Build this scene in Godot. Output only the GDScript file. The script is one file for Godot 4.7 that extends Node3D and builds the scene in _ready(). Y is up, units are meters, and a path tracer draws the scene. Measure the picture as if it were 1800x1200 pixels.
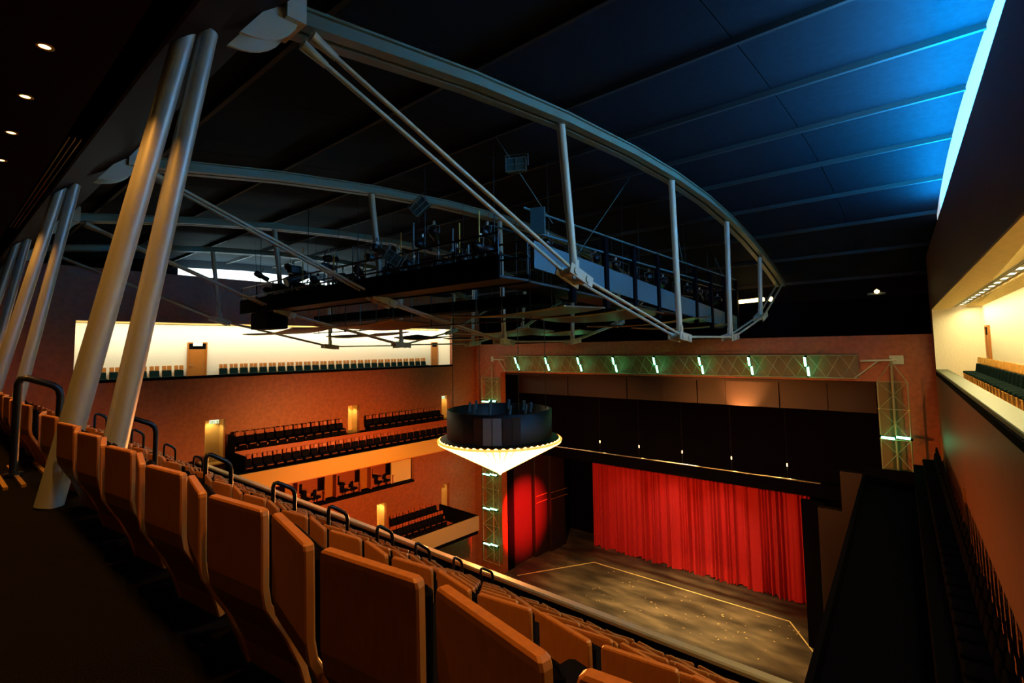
extends Node3D
# A concert theatre seen from the back row of its upper balcony.
# World: x across the hall, y up (stage floor = 0), -z towards the stage. Metres.

const ZF := -30.25                     # front (proscenium) wall
const ORD := ["first", "second", "third", "fourth", "fifth", "sixth", "seventh", "eighth", "ninth", "tenth", "eleventh", "twelfth", "thirteenth", "fourteenth", "fifteenth", "sixteenth", "seventeenth", "eighteenth", "nineteenth", "twentieth", "twenty-first", "twenty-second", "twenty-third", "twenty-fourth", "twenty-fifth", "twenty-sixth", "twenty-seventh", "twenty-eighth", "twenty-ninth", "thirtieth"]

var rng := RandomNumberGenerator.new()
var used := {}
var M := {}
var LF: Transform3D                    # far side wall frame: x = s towards the stage, y up, z = into the hall
var RF: Transform3D                    # near side wall frame: x = -s, y up, z = into the hall

# ---------------------------------------------------------------- set-up

func _ready():
	rng.seed = 11
	camera_and_air()
	lights()
	materials()
	frames()
	structure()
	far_loggia()
	near_loggia()
	far_balconies()
	near_balcony()
	stage()
	portal_truss()
	roof_trusses()
	columns()
	bridges()
	canopies()
	chandelier()
	upper_balcony()
	small_lamps()

func camera_and_air():
	var yaw := 0.704646297
	var pitch := 0.0727693739
	var roll := -0.0156246633
	var f := Vector3(-sin(yaw) * cos(pitch), sin(pitch), -cos(yaw) * cos(pitch))
	var r := Vector3(cos(yaw), 0, -sin(yaw))
	var u := r.cross(f)
	var r2 := r * cos(roll) + u * sin(roll)
	var u2 := u * cos(roll) - r * sin(roll)
	var cam := Camera3D.new()
	cam.name = "camera"
	cam.projection = Camera3D.PROJECTION_FRUSTUM
	cam.near = 0.05
	cam.far = 200.0
	cam.size = 1.36649114 * 0.05
	cam.frustum_offset = Vector2(0, -0.0584925 * 0.05)
	cam.transform = Transform3D(Basis(r2, u2, -f), Vector3(0, 17.6, 0))
	add_child(cam)
	cam.current = true
	var we := WorldEnvironment.new()
	we.name = "hall_environment"
	var e := Environment.new()
	e.background_mode = Environment.BG_COLOR
	e.background_color = Color(0.004, 0.004, 0.008)
	e.tonemap_mode = Environment.TONE_MAPPER_LINEAR
	e.tonemap_exposure = 1.0
	e.sdfgi_enabled = true
	e.ssao_enabled = true
	e.ssil_enabled = true
	we.environment = e
	add_child(we)

func spot(at: Vector3, to: Vector3, color: Color, energy: float, angle: float, soft := 0.5, size := 0.08):
	var l := SpotLight3D.new()
	l.name = "spot_light"
	l.light_color = color
	l.light_energy = energy
	l.spot_angle = angle
	l.spot_angle_attenuation = soft
	l.spot_range = 60.0
	l.spot_attenuation = 2.0
	l.light_size = size
	l.shadow_enabled = true
	add_child(l, true)
	l.look_at_from_position(at, to, Vector3.UP if absf((to - at).normalized().y) < 0.98 else Vector3.FORWARD)

func omni(at: Vector3, color: Color, energy: float, size := 0.06):
	var l := OmniLight3D.new()
	l.name = "omni_light"
	l.light_color = color
	l.light_energy = energy
	l.omni_range = 60.0
	l.omni_attenuation = 2.0
	l.light_size = size
	l.shadow_enabled = true
	l.position = at
	add_child(l, true)

func area(t: Transform3D, w: float, h: float, color: Color, energy: float):
	var l := AreaLight3D.new()
	l.name = "area_light"
	l.light_color = color
	l.light_energy = energy
	l.area_size = Vector2(w, h)
	l.area_normalize_energy = false
	l.area_range = 60.0
	l.area_attenuation = 2.0
	l.shadow_enabled = true
	l.transform = t
	add_child(l, true)

func facing(at: Vector3, dir: Vector3, up := Vector3.UP) -> Transform3D:
	return Transform3D(Basis.looking_at(dir, up), at)

func lights():
	# clerestory daylight washing up the roof edges
	area(facing(Vector3(0.74, 22.4, -16.4), Vector3(0.05, 1, 0), Vector3(1, 0, -0.047)), 15.5, 0.3, Color(0.0, 0.62, 1.0), 120.0)
	area(facing(Vector3(-35.6, 22.3, -19.5), Vector3(0.2, 1, 0), Vector3(1, 0, 0)), 18.0, 0.5, Color(0.80, 0.97, 1.0), 12.0)
	area(facing(Vector3(0.86, 22.4, -16.4), Vector3(-1, -0.2, -0.047)), 15.5, 0.7, Color(0.72, 0.93, 1.0), 4.0)
	# unseen far loggia lamp strip, then the near loggia trough lamps
	area(facing(Vector3(-31.3, 19.42, -16.3), Vector3(-0.2, -1, 0.0), Vector3(1, 0, 0)), 23.0, 0.3, Color(1.0, 0.96, 0.82), 10.5)
	area(facing(Vector3(1.0, 19.04, -16.0), Vector3(0.25, -1, 0.0), Vector3(1, 0, 0)), 26.0, 0.25, Color(1.0, 0.92, 0.62), 12.5)
	# unseen stage lamps, placed to light curtain, floor, tower and header
	for k in 4:
		spot(Vector3(-20.6 + 3.7 * k, 9.3, -35.3), Vector3(-20.9 + 3.9 * k, 3.2, -39.5), Color(1.0, 0.84, 0.7), [8.5, 18.0, 18.0, 6.0][k], 27.0, 1.0)
	spot(Vector3(-14.0, 13.4, -31.3), Vector3(-14.2, 0.0, -33.0), Color(1.0, 0.82, 0.5), 640.0, 30.0, 1.0)
	spot(Vector3(-21.0, 13.4, -31.3), Vector3(-21.0, 0.0, -33.5), Color(1.0, 0.84, 0.5), 140.0, 22.0, 1.0)
	spot(Vector3(-8.0, 13.4, -31.3), Vector3(-8.0, 0.0, -33.0), Color(1.0, 0.84, 0.5), 140.0, 22.0, 1.0)
	spot(Vector3(-12.0, 9.5, -32.0), Vector3(-27.2, 3.8, -33.1), Color(1.0, 0.10, 0.09), 8500.0, 12.0, 1.0)  # red lamp added in place of light bounced off the curtain
	spot(Vector3(-9.6, 12.4, -31.0), Vector3(-9.2, 14.9, -32.2), Color(1.0, 0.62, 0.32), 190.0, 30.0, 1.0)

func img_noise(freq: float, a: Color, b: Color, seed_ := 1, oct := 4, stretch := false) -> NoiseTexture2D:
	var n := FastNoiseLite.new()
	n.noise_type = FastNoiseLite.TYPE_SIMPLEX_SMOOTH
	n.frequency = freq
	n.seed = seed_
	n.fractal_octaves = oct
	var t := NoiseTexture2D.new()
	t.width = 512
	t.height = 512
	t.seamless = true
	t.noise = n
	var g := Gradient.new()
	g.set_color(0, a)
	g.set_color(1, b)
	t.color_ramp = g
	return t

func mat(color: Color, rough := 0.7, metal := 0.0) -> StandardMaterial3D:
	var m := StandardMaterial3D.new()
	m.albedo_color = color
	m.roughness = rough
	m.metallic = metal
	return m

func mottled(a: Color, b: Color, freq: float, scale: Vector3, rough := 0.7, seed_ := 1) -> StandardMaterial3D:
	var m := StandardMaterial3D.new()
	m.albedo_texture = img_noise(freq, a, b, seed_)
	m.uv1_triplanar = true
	m.uv1_world_triplanar = true
	m.uv1_scale = scale
	m.roughness = rough
	return m

func glow(c: Color, e: float) -> StandardMaterial3D:
	var m := mat(Color(0.8, 0.8, 0.8), 0.6)
	m.emission_enabled = true
	m.emission = c
	m.emission_energy_multiplier = e
	return m

func materials():
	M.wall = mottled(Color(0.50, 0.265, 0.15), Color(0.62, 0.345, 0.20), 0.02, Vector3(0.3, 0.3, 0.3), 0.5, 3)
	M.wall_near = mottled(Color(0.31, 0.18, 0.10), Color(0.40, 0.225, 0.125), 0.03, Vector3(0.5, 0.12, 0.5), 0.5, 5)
	M.white = mottled(Color(0.86, 0.84, 0.78), Color(0.93, 0.91, 0.85), 0.03, Vector3(0.6, 1.6, 0.6), 0.8, 7)
	M.cream = mat(Color(0.82, 0.74, 0.52), 0.8)
	M.fascia = mat(Color(0.70, 0.58, 0.26), 0.7)
	M.fascia_white = mat(Color(0.58, 0.55, 0.44), 0.7)
	M.cushion_dark = mat(Color(0.06, 0.06, 0.085), 0.9)
	M.black = mat(Color(0.045, 0.045, 0.06), 0.75)
	M.deep = mat(Color(0.03, 0.028, 0.045), 0.95)  # near black; also stands in for shade on the near side balcony
	M.steel_black = mat(Color(0.07, 0.08, 0.10), 0.35, 0.3)
	M.bridge_side = mottled(Color(0.18, 0.33, 0.38), Color(0.26, 0.42, 0.46), 0.04, Vector3(0.4, 1.4, 0.4), 0.55, 21)
	M.roof = mottled(Color(0.105, 0.115, 0.13), Color(0.125, 0.135, 0.15), 0.02, Vector3(0.4, 0.4, 0.4), 0.7, 9)
	M.purlin = mat(Color(0.10, 0.088, 0.075), 0.7)
	M.carpet = mottled(Color(0.012, 0.012, 0.014), Color(0.12, 0.11, 0.095), 0.09, Vector3(2.2, 2.2, 2.2), 0.95, 15)
	M.soffit = mottled(Color(0.15, 0.08, 0.05), Color(0.19, 0.10, 0.062), 0.03, Vector3(0.5, 0.5, 0.5), 0.6, 4)
	M.cushion = mat(Color(0.06, 0.12, 0.12), 0.85)
	for q in [M.deep, M.black, M.cushion_dark, M.roof, M.carpet, M.soffit, M.cushion]:
		q.metallic_specular = 0.08
	M.silver = mat(Color(0.66, 0.68, 0.66), 0.42, 0.35)
	M.truss = mat(Color(0.70, 0.73, 0.68), 0.45, 0.15)
	M.truss_chord = mat(Color(0.38, 0.39, 0.31), 0.5, 0.2)
	M.door = mottled(Color(0.60, 0.36, 0.10), Color(0.68, 0.42, 0.13), 0.03, Vector3(2, 0.3, 2), 0.5, 8)
	M.ply = mottled(Color(0.64, 0.40, 0.19), Color(0.72, 0.46, 0.23), 0.05, Vector3(1.2, 0.25, 1.2), 0.45, 12)
	M.ply_light = mottled(Color(0.80, 0.58, 0.26), Color(0.87, 0.65, 0.31), 0.05, Vector3(1.2, 0.3, 1.2), 0.5, 13)
	M.ply_red = mottled(Color(0.56, 0.27, 0.15), Color(0.64, 0.32, 0.18), 0.05, Vector3(1.2, 0.3, 1.2), 0.5, 14)
	M.floor_dark = mat(Color(0.09, 0.075, 0.07), 0.9)
	M.brass = mat(Color(0.80, 0.62, 0.30), 0.35, 0.6)
	M.cap = mat(Color(0.78, 0.70, 0.52), 0.4, 0.1)
	M.sill = mottled(Color(0.27, 0.31, 0.24), Color(0.36, 0.39, 0.30), 0.03, Vector3(0.8, 0.8, 0.8), 0.5, 16)
	M.plaster = mottled(Color(0.74, 0.63, 0.36), Color(0.86, 0.75, 0.46), 0.03, Vector3(0.4, 3, 1.0), 0.8, 17)
	M.stage = mottled(Color(0.10, 0.095, 0.08), Color(0.40, 0.36, 0.30), 0.01, Vector3(0.045, 0.06, 0.12), 0.55, 18)
	M.curtain = mat(Color(0.74, 0.11, 0.12), 0.85)
	M.curtain.rim_enabled = true
	M.curtain.rim = 0.2
	M.leg = mottled(Color(0.095, 0.05, 0.035), Color(0.13, 0.068, 0.045), 0.04, Vector3(1.5, 0.3, 1.5), 0.5, 19)
	M.line = mat(Color(0.85, 0.78, 0.55), 0.6)
	M.lattice = mat(Color(0.52, 0.50, 0.37), 0.5, 0.1)
	M.backing = mottled(Color(0.36, 0.28, 0.15), Color(0.42, 0.34, 0.18), 0.05, Vector3(1, 1, 1), 0.6, 20)
	M.canopy = mat(Color(0.24, 0.16, 0.10), 0.45)
	M.canopy_grey = mat(Color(0.28, 0.31, 0.32), 0.45)
	M.canopy_lit_edge = mat(Color(0.80, 0.66, 0.36), 0.4, 0.2)  # gold stands for light caught along the sail edges
	M.lamp_body = mat(Color(0.08, 0.085, 0.10), 0.4, 0.3)
	M.lamp_grey = mat(Color(0.40, 0.52, 0.58), 0.4, 0.2)
	M.lens = mat(Color(0.75, 0.85, 0.9), 0.1, 0.6)
	M.grating = mat(Color(0.06, 0.065, 0.06), 0.6, 0.2)
	M.drum = mat(Color(0.10, 0.095, 0.085), 0.5, 0.2)
	M.glow_strand = glow(Color(1.0, 0.72, 0.36), 9.0)
	M.glow_inner = glow(Color(1.0, 0.58, 0.20), 2.2)
	M.glow_rim = glow(Color(1.0, 0.60, 0.22), 2.0)
	M.glow_tip = glow(Color(1.0, 0.80, 0.5), 9.0)
	M.tube = glow(Color(0.50, 1.0, 0.72), 9.0)
	M.window_cool = glow(Color(0.74, 0.80, 0.84), 0.9)
	M.window_warm = glow(Color(1.0, 0.98, 0.92), 1.0)
	M.cove = glow(Color(1.0, 0.95, 0.80), 3.5)
	M.down = glow(Color(1.0, 0.76, 0.42), 9.0)
	M.warm_tube = glow(Color(1.0, 0.82, 0.5), 7.0)
	M.exit_sign = glow(Color(0.25, 0.75, 0.4), 0.7)
	M.exit_white = glow(Color(0.9, 1.0, 0.92), 1.0)
	M.led_blue = glow(Color(0.15, 0.15, 0.9), 1.2)

func frames():
	var aL := Vector3(0.025152, 0, -0.999684)
	LF = Transform3D(Basis(aL, Vector3.UP, aL.cross(Vector3.UP)), Vector3(-30.81, 0, 0))
	var aR := Vector3(-0.047018, 0, -0.998894)
	RF = Transform3D(Basis(-aR, Vector3.UP, (-aR).cross(Vector3.UP)), Vector3(1.2335, 0, 0))

func wall_x_right(z: float) -> float:
	return 1.2335 + 0.04707 * z

func wall_x_left(z: float) -> float:
	return -30.81 - 0.02516 * z

func roof_edge(z: float) -> float:
	return wall_x_right(z) + 0.25 + 0.27 * clampf((z + 25.0) / 16.0, 0.0, 1.0)

func roof_y(z: float) -> float:
	var d := z + 16.0
	return 23.72 - d * d * (0.0068 if d > 0.0 else 0.0104)

# ---------------------------------------------------------------- mesh helpers

func st_new() -> SurfaceTool:
	var st := SurfaceTool.new()
	st.begin(Mesh.PRIMITIVE_TRIANGLES)
	st.set_smooth_group(-1)
	return st

func quad(st: SurfaceTool, a: Vector3, b: Vector3, c: Vector3, d: Vector3):
	# a b c d counter-clockwise seen from outside
	for v in [a, c, b, a, d, c]:
		st.add_vertex(v)

func box(st: SurfaceTool, c: Vector3, s: Vector3, b := Basis()):
	var h := s * 0.5
	var p := []
	for i in 8:
		p.append(c + b * Vector3(h.x if i & 1 else -h.x, h.y if i & 2 else -h.y, h.z if i & 4 else -h.z))
	st.set_smooth_group(-1)
	quad(st, p[4], p[5], p[7], p[6])
	quad(st, p[1], p[0], p[2], p[3])
	quad(st, p[5], p[1], p[3], p[7])
	quad(st, p[0], p[4], p[6], p[2])
	quad(st, p[6], p[7], p[3], p[2])
	quad(st, p[0], p[1], p[5], p[4])

func span(st: SurfaceTool, a: Vector3, b: Vector3):
	box(st, (a + b) * 0.5, (b - a).abs())

# box with chamfered edges
func soft_box(st: SurfaceTool, c: Vector3, s: Vector3, ch: float, b := Basis()):
	var h := s * 0.5
	var rings := []
	for k in [[-h.y, ch], [-h.y + ch, 0.0], [h.y - ch, 0.0], [h.y, ch]]:
		var y: float = k[0]
		var i: float = k[1]
		var x := h.x - i
		var z := h.z - i
		var q := ch if i == 0.0 else ch * 0.5
		var ring := []
		for v in [Vector3(-x + q, y, z), Vector3(x - q, y, z), Vector3(x, y, z - q), Vector3(x, y, -z + q), Vector3(x - q, y, -z), Vector3(-x + q, y, -z), Vector3(-x, y, -z + q), Vector3(-x, y, z - q)]:
			ring.append(c + b * v)
		rings.append(ring)
	loft(st, rings, true, true, -1)

# rings run counter-clockwise seen from the end of the loft
func loft(st: SurfaceTool, rings: Array, cap0: bool, cap1: bool, group := 1):
	st.set_smooth_group(group)
	for i in rings.size() - 1:
		var a: Array = rings[i]
		var b: Array = rings[i + 1]
		var n := a.size()
		for k in n:
			var k2 := (k + 1) % n
			quad(st, a[k], a[k2], b[k2], b[k])
	st.set_smooth_group(-1)
	if cap0:
		var r: Array = rings[0]
		for k in range(1, r.size() - 1):
			for v in [r[0], r[k], r[k + 1]]:
				st.add_vertex(v)
	if cap1:
		var r: Array = rings[-1]
		for k in range(1, r.size() - 1):
			for v in [r[0], r[k + 1], r[k]]:
				st.add_vertex(v)

func circle(c: Vector3, dir: Vector3, r: float, n: int, ref := Vector3.ZERO) -> Array:
	var d := dir.normalized()
	var u := (ref if ref != Vector3.ZERO else (Vector3.UP if absf(d.y) < 0.9 else Vector3.RIGHT)).cross(d).normalized()
	var v := d.cross(u)
	var ring := []
	for k in n:
		var a := TAU * k / n
		ring.append(c + (u * cos(a) + v * sin(a)) * r)
	return ring

func tube(st: SurfaceTool, a: Vector3, b: Vector3, r: float, n := 10, r2 := -1.0):
	if r2 < 0.0:
		r2 = r
	loft(st, [circle(a, b - a, r, n), circle(b, b - a, r2, n)], true, true)

func path_tube(st: SurfaceTool, pts: Array, r: float, n := 8, ref := Vector3.ZERO):
	var rings := []
	for i in pts.size():
		var d: Vector3
		if i == 0:
			d = pts[1] - pts[0]
		elif i == pts.size() - 1:
			d = pts[i] - pts[i - 1]
		else:
			d = (pts[i + 1] - pts[i]).normalized() + (pts[i] - pts[i - 1]).normalized()
		rings.append(circle(pts[i], d, r, n, ref))
	loft(st, rings, true, true)

# profile of (radius, height) points turned round y
func lathe(st: SurfaceTool, c: Vector3, prof: Array, n := 32, close := false):
	var rings := []
	for p in prof:
		var ring := []
		for k in n:
			var a := -TAU * k / n
			ring.append(c + Vector3(cos(a) * p.x, p.y, sin(a) * p.x))
		rings.append(ring)
	loft(st, rings, close, close, 1)

func numbered(called: String) -> String:
	var n: int = used.get(called, 0)
	used[called] = n + 1
	return called if n == 0 else "%s_%03d" % [called, n]

func obj(called: String, st: SurfaceTool, m: Material, parent: Node = self) -> MeshInstance3D:
	st.generate_normals()
	var mesh := st.commit()
	mesh.surface_set_material(0, m)
	return put(called, mesh, parent)

func put(called: String, mesh: Mesh, parent: Node = self, t := Transform3D()) -> MeshInstance3D:
	var o := MeshInstance3D.new()
	o.name = numbered(called) if parent == self else called
	o.mesh = mesh
	o.transform = t
	parent.add_child(o, true)
	return o

func mesh_of(st: SurfaceTool, m: Material) -> ArrayMesh:
	st.generate_normals()
	var mesh := st.commit()
	mesh.surface_set_material(0, m)
	return mesh

func tag(o: Node, label: String, category: String, group := ""):
	o.set_meta("label", label)
	o.set_meta("category", category)
	if group != "":
		o.set_meta("group", group)

func struct(o: Node, label := "", category := ""):
	o.set_meta("kind", "structure")
	if label != "":
		o.set_meta("label", label)
	if category != "":
		o.set_meta("category", category)

func thing(called: String, label: String, category: String, t := Transform3D(), group := "") -> Node3D:
	var o := Node3D.new()
	o.name = numbered(called)
	o.transform = t
	add_child(o)
	tag(o, label, category, group)
	return o

func dup(src: Node3D, t: Transform3D, label: String, group := "") -> Node3D:
	var o: Node3D = src.duplicate()
	o.name = numbered(String(src.name).rstrip("0123456789").trim_suffix("_"))
	o.transform = t
	add_child(o)
	o.set_meta("label", label)
	if group != "":
		o.set_meta("group", group)
	return o

# wall plate in local x (u0..u1), y, thickness from z = -th to 0, with rectangular holes [u0, y0, u1, y1]
func holed(st: SurfaceTool, u0: float, u1: float, y0: float, y1: float, th: float, holes: Array):
	var us := [u0, u1]
	for h in holes:
		us.append(h[0])
		us.append(h[2])
	us.sort()
	for i in us.size() - 1:
		var a: float = us[i]
		var b: float = us[i + 1]
		if b - a < 0.001:
			continue
		var mid := (a + b) * 0.5
		var cuts := []
		for h in holes:
			if h[0] < mid and h[2] > mid:
				cuts.append([h[1], h[3]])
		cuts.sort_custom(func(p, q): return p[0] < q[0])
		var y := y0
		for c in cuts:
			span(st, Vector3(a, y, -th), Vector3(b, c[0], 0))
			y = c[1]
		span(st, Vector3(a, y, -th), Vector3(b, y1, 0))

# ---------------------------------------------------------------- the shell

func structure():
	# far side wall (x = s)
	var st := st_new()
	holed(st, -6.5, 30.9, -1.5, 21.8, 0.3, [[4.55, 16.4, 27.85, 19.25], [10.08, 11.5, 11.1, 13.95], [18.6, 11.5, 19.45, 13.95], [26.7, 11.5, 27.5, 13.98], [20.86, 4.6, 21.65, 6.97], [26.65, 4.6, 27.45, 7.1], [13.0, 8.0, 24.02, 10.4]])
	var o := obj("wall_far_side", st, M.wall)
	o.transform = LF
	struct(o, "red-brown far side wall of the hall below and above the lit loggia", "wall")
	# near side wall (x = -s)
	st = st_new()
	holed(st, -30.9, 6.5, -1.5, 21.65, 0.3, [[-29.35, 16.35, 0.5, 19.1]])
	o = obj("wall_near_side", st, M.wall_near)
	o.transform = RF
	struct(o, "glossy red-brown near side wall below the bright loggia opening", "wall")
	# upper part of the near wall above the window strip
	st = st_new()
	span(st, Vector3(-34.5, 21.65, -0.75), Vector3(-26.5, 24.2, -0.25))
	span(st, Vector3(-8.0, 21.65, -0.75), Vector3(6.5, 24.4, -0.25))
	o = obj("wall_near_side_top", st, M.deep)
	o.transform = RF
	struct(o, "dark upper wall strip beside the cool window strip", "wall")
	# front wall with the proscenium opening
	st = st_new()
	span(st, Vector3(-31.2, -1.5, ZF - 0.6), Vector3(-27.05, 17.98, ZF))
	span(st, Vector3(-27.05, 15.72, ZF - 0.6), Vector3(-2.4, 17.98, ZF))
	span(st, Vector3(-2.4, -1.5, ZF - 0.6), Vector3(0.6, 17.98, ZF))
	o = obj("wall_front", st, M.wall)
	struct(o, "red-brown wall round the stage opening", "wall")
	# void behind and above the front wall
	st = st_new()
	span(st, Vector3(-40, 15.0, -35.2), Vector3(2.5, 24.5, -34.6))
	span(st, Vector3(-40, 16.9, -34.6), Vector3(2.5, 17.2, ZF - 0.6))
	o = obj("wall_void", st, M.deep)
	struct(o, "black back wall of the dark void above the stage wall", "wall")
	# rear wall, gallery floor behind, far side enclosure
	st = st_new()
	span(st, Vector3(-38, -1.5, 6.2), Vector3(3.9, 24.5, 6.5))
	o = obj("wall_rear", st, M.soffit)
	struct(o)
	st = st_new()
	span(st, Vector3(-38.2, 21.5, -35), Vector3(-37.6, 24.5, 6.4))
	span(st, Vector3(-38.2, 21.5, -35), Vector3(-31.0, 21.75, 6.4))
	span(st, Vector3(0.95, 21.55, 6.4), Vector3(3.4, 21.65, -35))
	span(st, Vector3(3.2, 14.5, 6.4), Vector3(3.9, 24.5, -35))
	o = obj("wall_outer", st, M.deep)
	struct(o)
	# stalls floor
	st = st_new()
	span(st, Vector3(-32, -1.8, ZF - 0.6), Vector3(2, -1.4, 6.5))
	o = obj("floor", st, M.floor_dark)
	struct(o, "dark stalls floor far below the balconies", "floor")
	# curved roof of panels between purlins
	var roof := Node3D.new()
	roof.name = "ceiling"
	add_child(roof)
	struct(roof, "dark navy panelled roof curving down towards the stage", "ceiling")
	var zs := [6.4, 2.4, -0.65, -3.7, -6.8, -9.9, -12.95, -16.0, -19.2, -22.5, -25.7, -28.9, -32.0, -35.2]
	var xs := [-37.7, -33.0, -28.8, -25.2, -21.6, -18.0, -14.35, -10.4, -6.55, -2.7, 99.0]
	for i in zs.size() - 1:
		var za: float = zs[i] - 0.02
		var zb: float = zs[i + 1] + 0.02
		for k in xs.size() - 1:
			var x0: float = xs[k] + 0.012
			st = st_new()
			var x1a: float = xs[k + 1] - 0.012 if k < xs.size() - 2 else roof_edge(za)
			var x1b: float = xs[k + 1] - 0.012 if k < xs.size() - 2 else roof_edge(zb)
			var ring0 := []
			var zm := (za + zb) * 0.5
			var rings := []
			for q in [[za, x1a], [zm, (x1a + x1b) * 0.5], [zb, x1b]]:
				var z: float = q[0]
				var y: float = roof_y(z) + 0.06
				rings.append([Vector3(x0, y, z), Vector3(x0, y + 0.12, z), Vector3(q[1], y + 0.12, z), Vector3(q[1], y, z)])
			loft(st, rings, true, true, -1)
			obj("roof_panel", st, M.roof, roof)
		st = st_new()
		var z: float = zs[i + 1]
		box(st, Vector3((-37.7 + roof_edge(z) - 0.02) * 0.5, roof_y(z) + 0.02, z), Vector3(37.7 + roof_edge(z) - 0.02, 0.2, 0.09))
		obj("purlin", st, M.purlin, roof)
	st = st_new()
	span(st, Vector3(-38.2, 24.5, -35.2), Vector3(3.9, 24.7, 6.5))
	o = obj("ceiling_deck", st, M.deep)
	struct(o)
	# window strips under the roof edges
	st = st_new()
	var wr := []
	for k in 9:
		var z := lerpf(-7.8, -26.6, k / 8.0)
		wr.append([Vector3(roof_edge(z) + 0.02, 21.5, z), Vector3(roof_edge(z) + 0.08, 21.5, z), Vector3(roof_edge(z) + 0.08, roof_y(z) + 0.18, z), Vector3(roof_edge(z) + 0.02, roof_y(z) + 0.18, z)])
	loft(st, wr, true, true, -1)
	o = obj("window_1", st, M.window_cool)
	struct(o, "long cool white window strip between near side wall and roof edge", "window")
	st = st_new()
	span(st, Vector3(-36.6, 21.8, -31), Vector3(-36.5, 23.9, -10.2))
	var hr := []
	for z in [-9.9, -14.0, -18.0, -22.0, -26.0, -31.0]:
		hr.append([Vector3(-36.4, roof_y(z) - 0.42, z), Vector3(-36.4, roof_y(z) + 0.1, z), Vector3(-36.2, roof_y(z) + 0.1, z), Vector3(-36.2, roof_y(z) - 0.42, z)])
	var hst := st_new()
	loft(hst, hr, true, true, -1)
	o = obj("trim_17", hst, M.roof)
	struct(o, "head beam above the far window strip", "beam")
	o = obj("window_2", st, M.window_warm)
	struct(o, "long white window strip under the roof above the far side wall", "window")
	st = st_new()
	span(st, Vector3(-36.7, 21.8, 6.0), Vector3(-36.4, 24.4, -10.2))
	o = obj("wall_clerestory", st, M.deep)
	struct(o)
	# rear girder and soffit
	st = st_new()
	var prof := [Vector2(22.2, -2.9), Vector2(24.0, -2.9), Vector2(24.0, -1.6), Vector2(21.05, -1.56), Vector2(21.05, -1.6)]
	var r0 := []
	var r1 := []
	for p in prof:
		r0.append(Vector3(-37.5, p.x, p.y))
		r1.append(Vector3(1.5, p.x, p.y))
	r0.reverse()
	r1.reverse()
	loft(st, [r0, r1], true, true, -1)
	o = obj("trim_girder", st, M.soffit)
	struct(o, "dark brown sloping girder carried by the paired steel columns", "girder")
	st = st_new()
	span(st, Vector3(-37.5, 21.05, -1.3), Vector3(2.0, 21.3, 6.3))
	o = obj("ceiling_soffit", st, M.soffit)
	struct(o, "dark brown soffit with small round downlights over the back row", "ceiling")
	st = st_new()
	span(st, Vector3(-37.5, 21.4, -1.7), Vector3(2.0, 21.5, -1.2))
	o = obj("ceiling_slot", st, M.deep)
	struct(o)
	# linear grille rails in the soffit slot
	var g := thing("slot_grille", "three thin brass rails in the dark slot of the brown soffit", "grille")
	for k in 3:
		st = st_new()
		box(st, Vector3(-14.7, 21.1, -1.36 - 0.07 * k), Vector3(8.6, 0.03, 0.016))
		obj("rail", st, M.brass, g)

func door_niche(frame: Transform3D, n: int, u0: float, u1: float, y0: float, y1: float, label: String, lit: float, sgn := 1.0):
	var d := Node3D.new()
	d.name = "door_%d" % n
	d.transform = frame
	add_child(d)
	struct(d, label, "doorway")
	var st := st_new()
	var um := (u0 + u1) * 0.5
	span(st, Vector3(u0, y0 - 0.1, -1.0), Vector3(u1, y0, -0.3))
	span(st, Vector3(u0 - 0.1, y0 - 0.1, -1.0), Vector3(u0, y1 + 0.1, -0.3))
	span(st, Vector3(u1, y0 - 0.1, -1.0), Vector3(u1 + 0.1, y1 + 0.1, -0.3))
	span(st, Vector3(u0 - 0.1, y1, -1.0), Vector3(u1 + 0.1, y1 + 0.1, -0.3))
	obj("niche_lining", st, M.cream, d)
	st = st_new()
	soft_box(st, Vector3(um, (y0 + y1) * 0.5, -0.97), Vector3(u1 - u0, y1 - y0, 0.05), 0.01)
	var leaf := obj("door_leaf", st, M.cream, d)
	st = st_new()
	tube(st, Vector3(u0 + 0.1, y0 + 1.02, -0.93), Vector3(u0 + 0.1, y0 + 1.02, -0.88), 0.02, 8)
	tube(st, Vector3(u0 + 0.1, y0 + 1.02, -0.88), Vector3(u0 + 0.23, y0 + 1.02, -0.88), 0.013, 8)
	obj("door_handle", st, M.silver, leaf)
	if lit > 0.0:  # unseen lamp, placed to light the niche
		var lm := thing("unseen_niche_lamp", "unseen lamp lighting the " + label, "lamp", frame)
		st = st_new()
		tube(st, Vector3(um, y1 - 0.012, -0.62), Vector3(um, y1, -0.62), 0.05, 12)
		obj("lamp_disc", st, M.down, lm)
		spot(frame * Vector3(um, y1 - 0.05, -0.62), frame * Vector3(um, y0, -0.62), Color(1.0, 0.80, 0.45), lit * 0.42, 62.0, 0.4)

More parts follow.
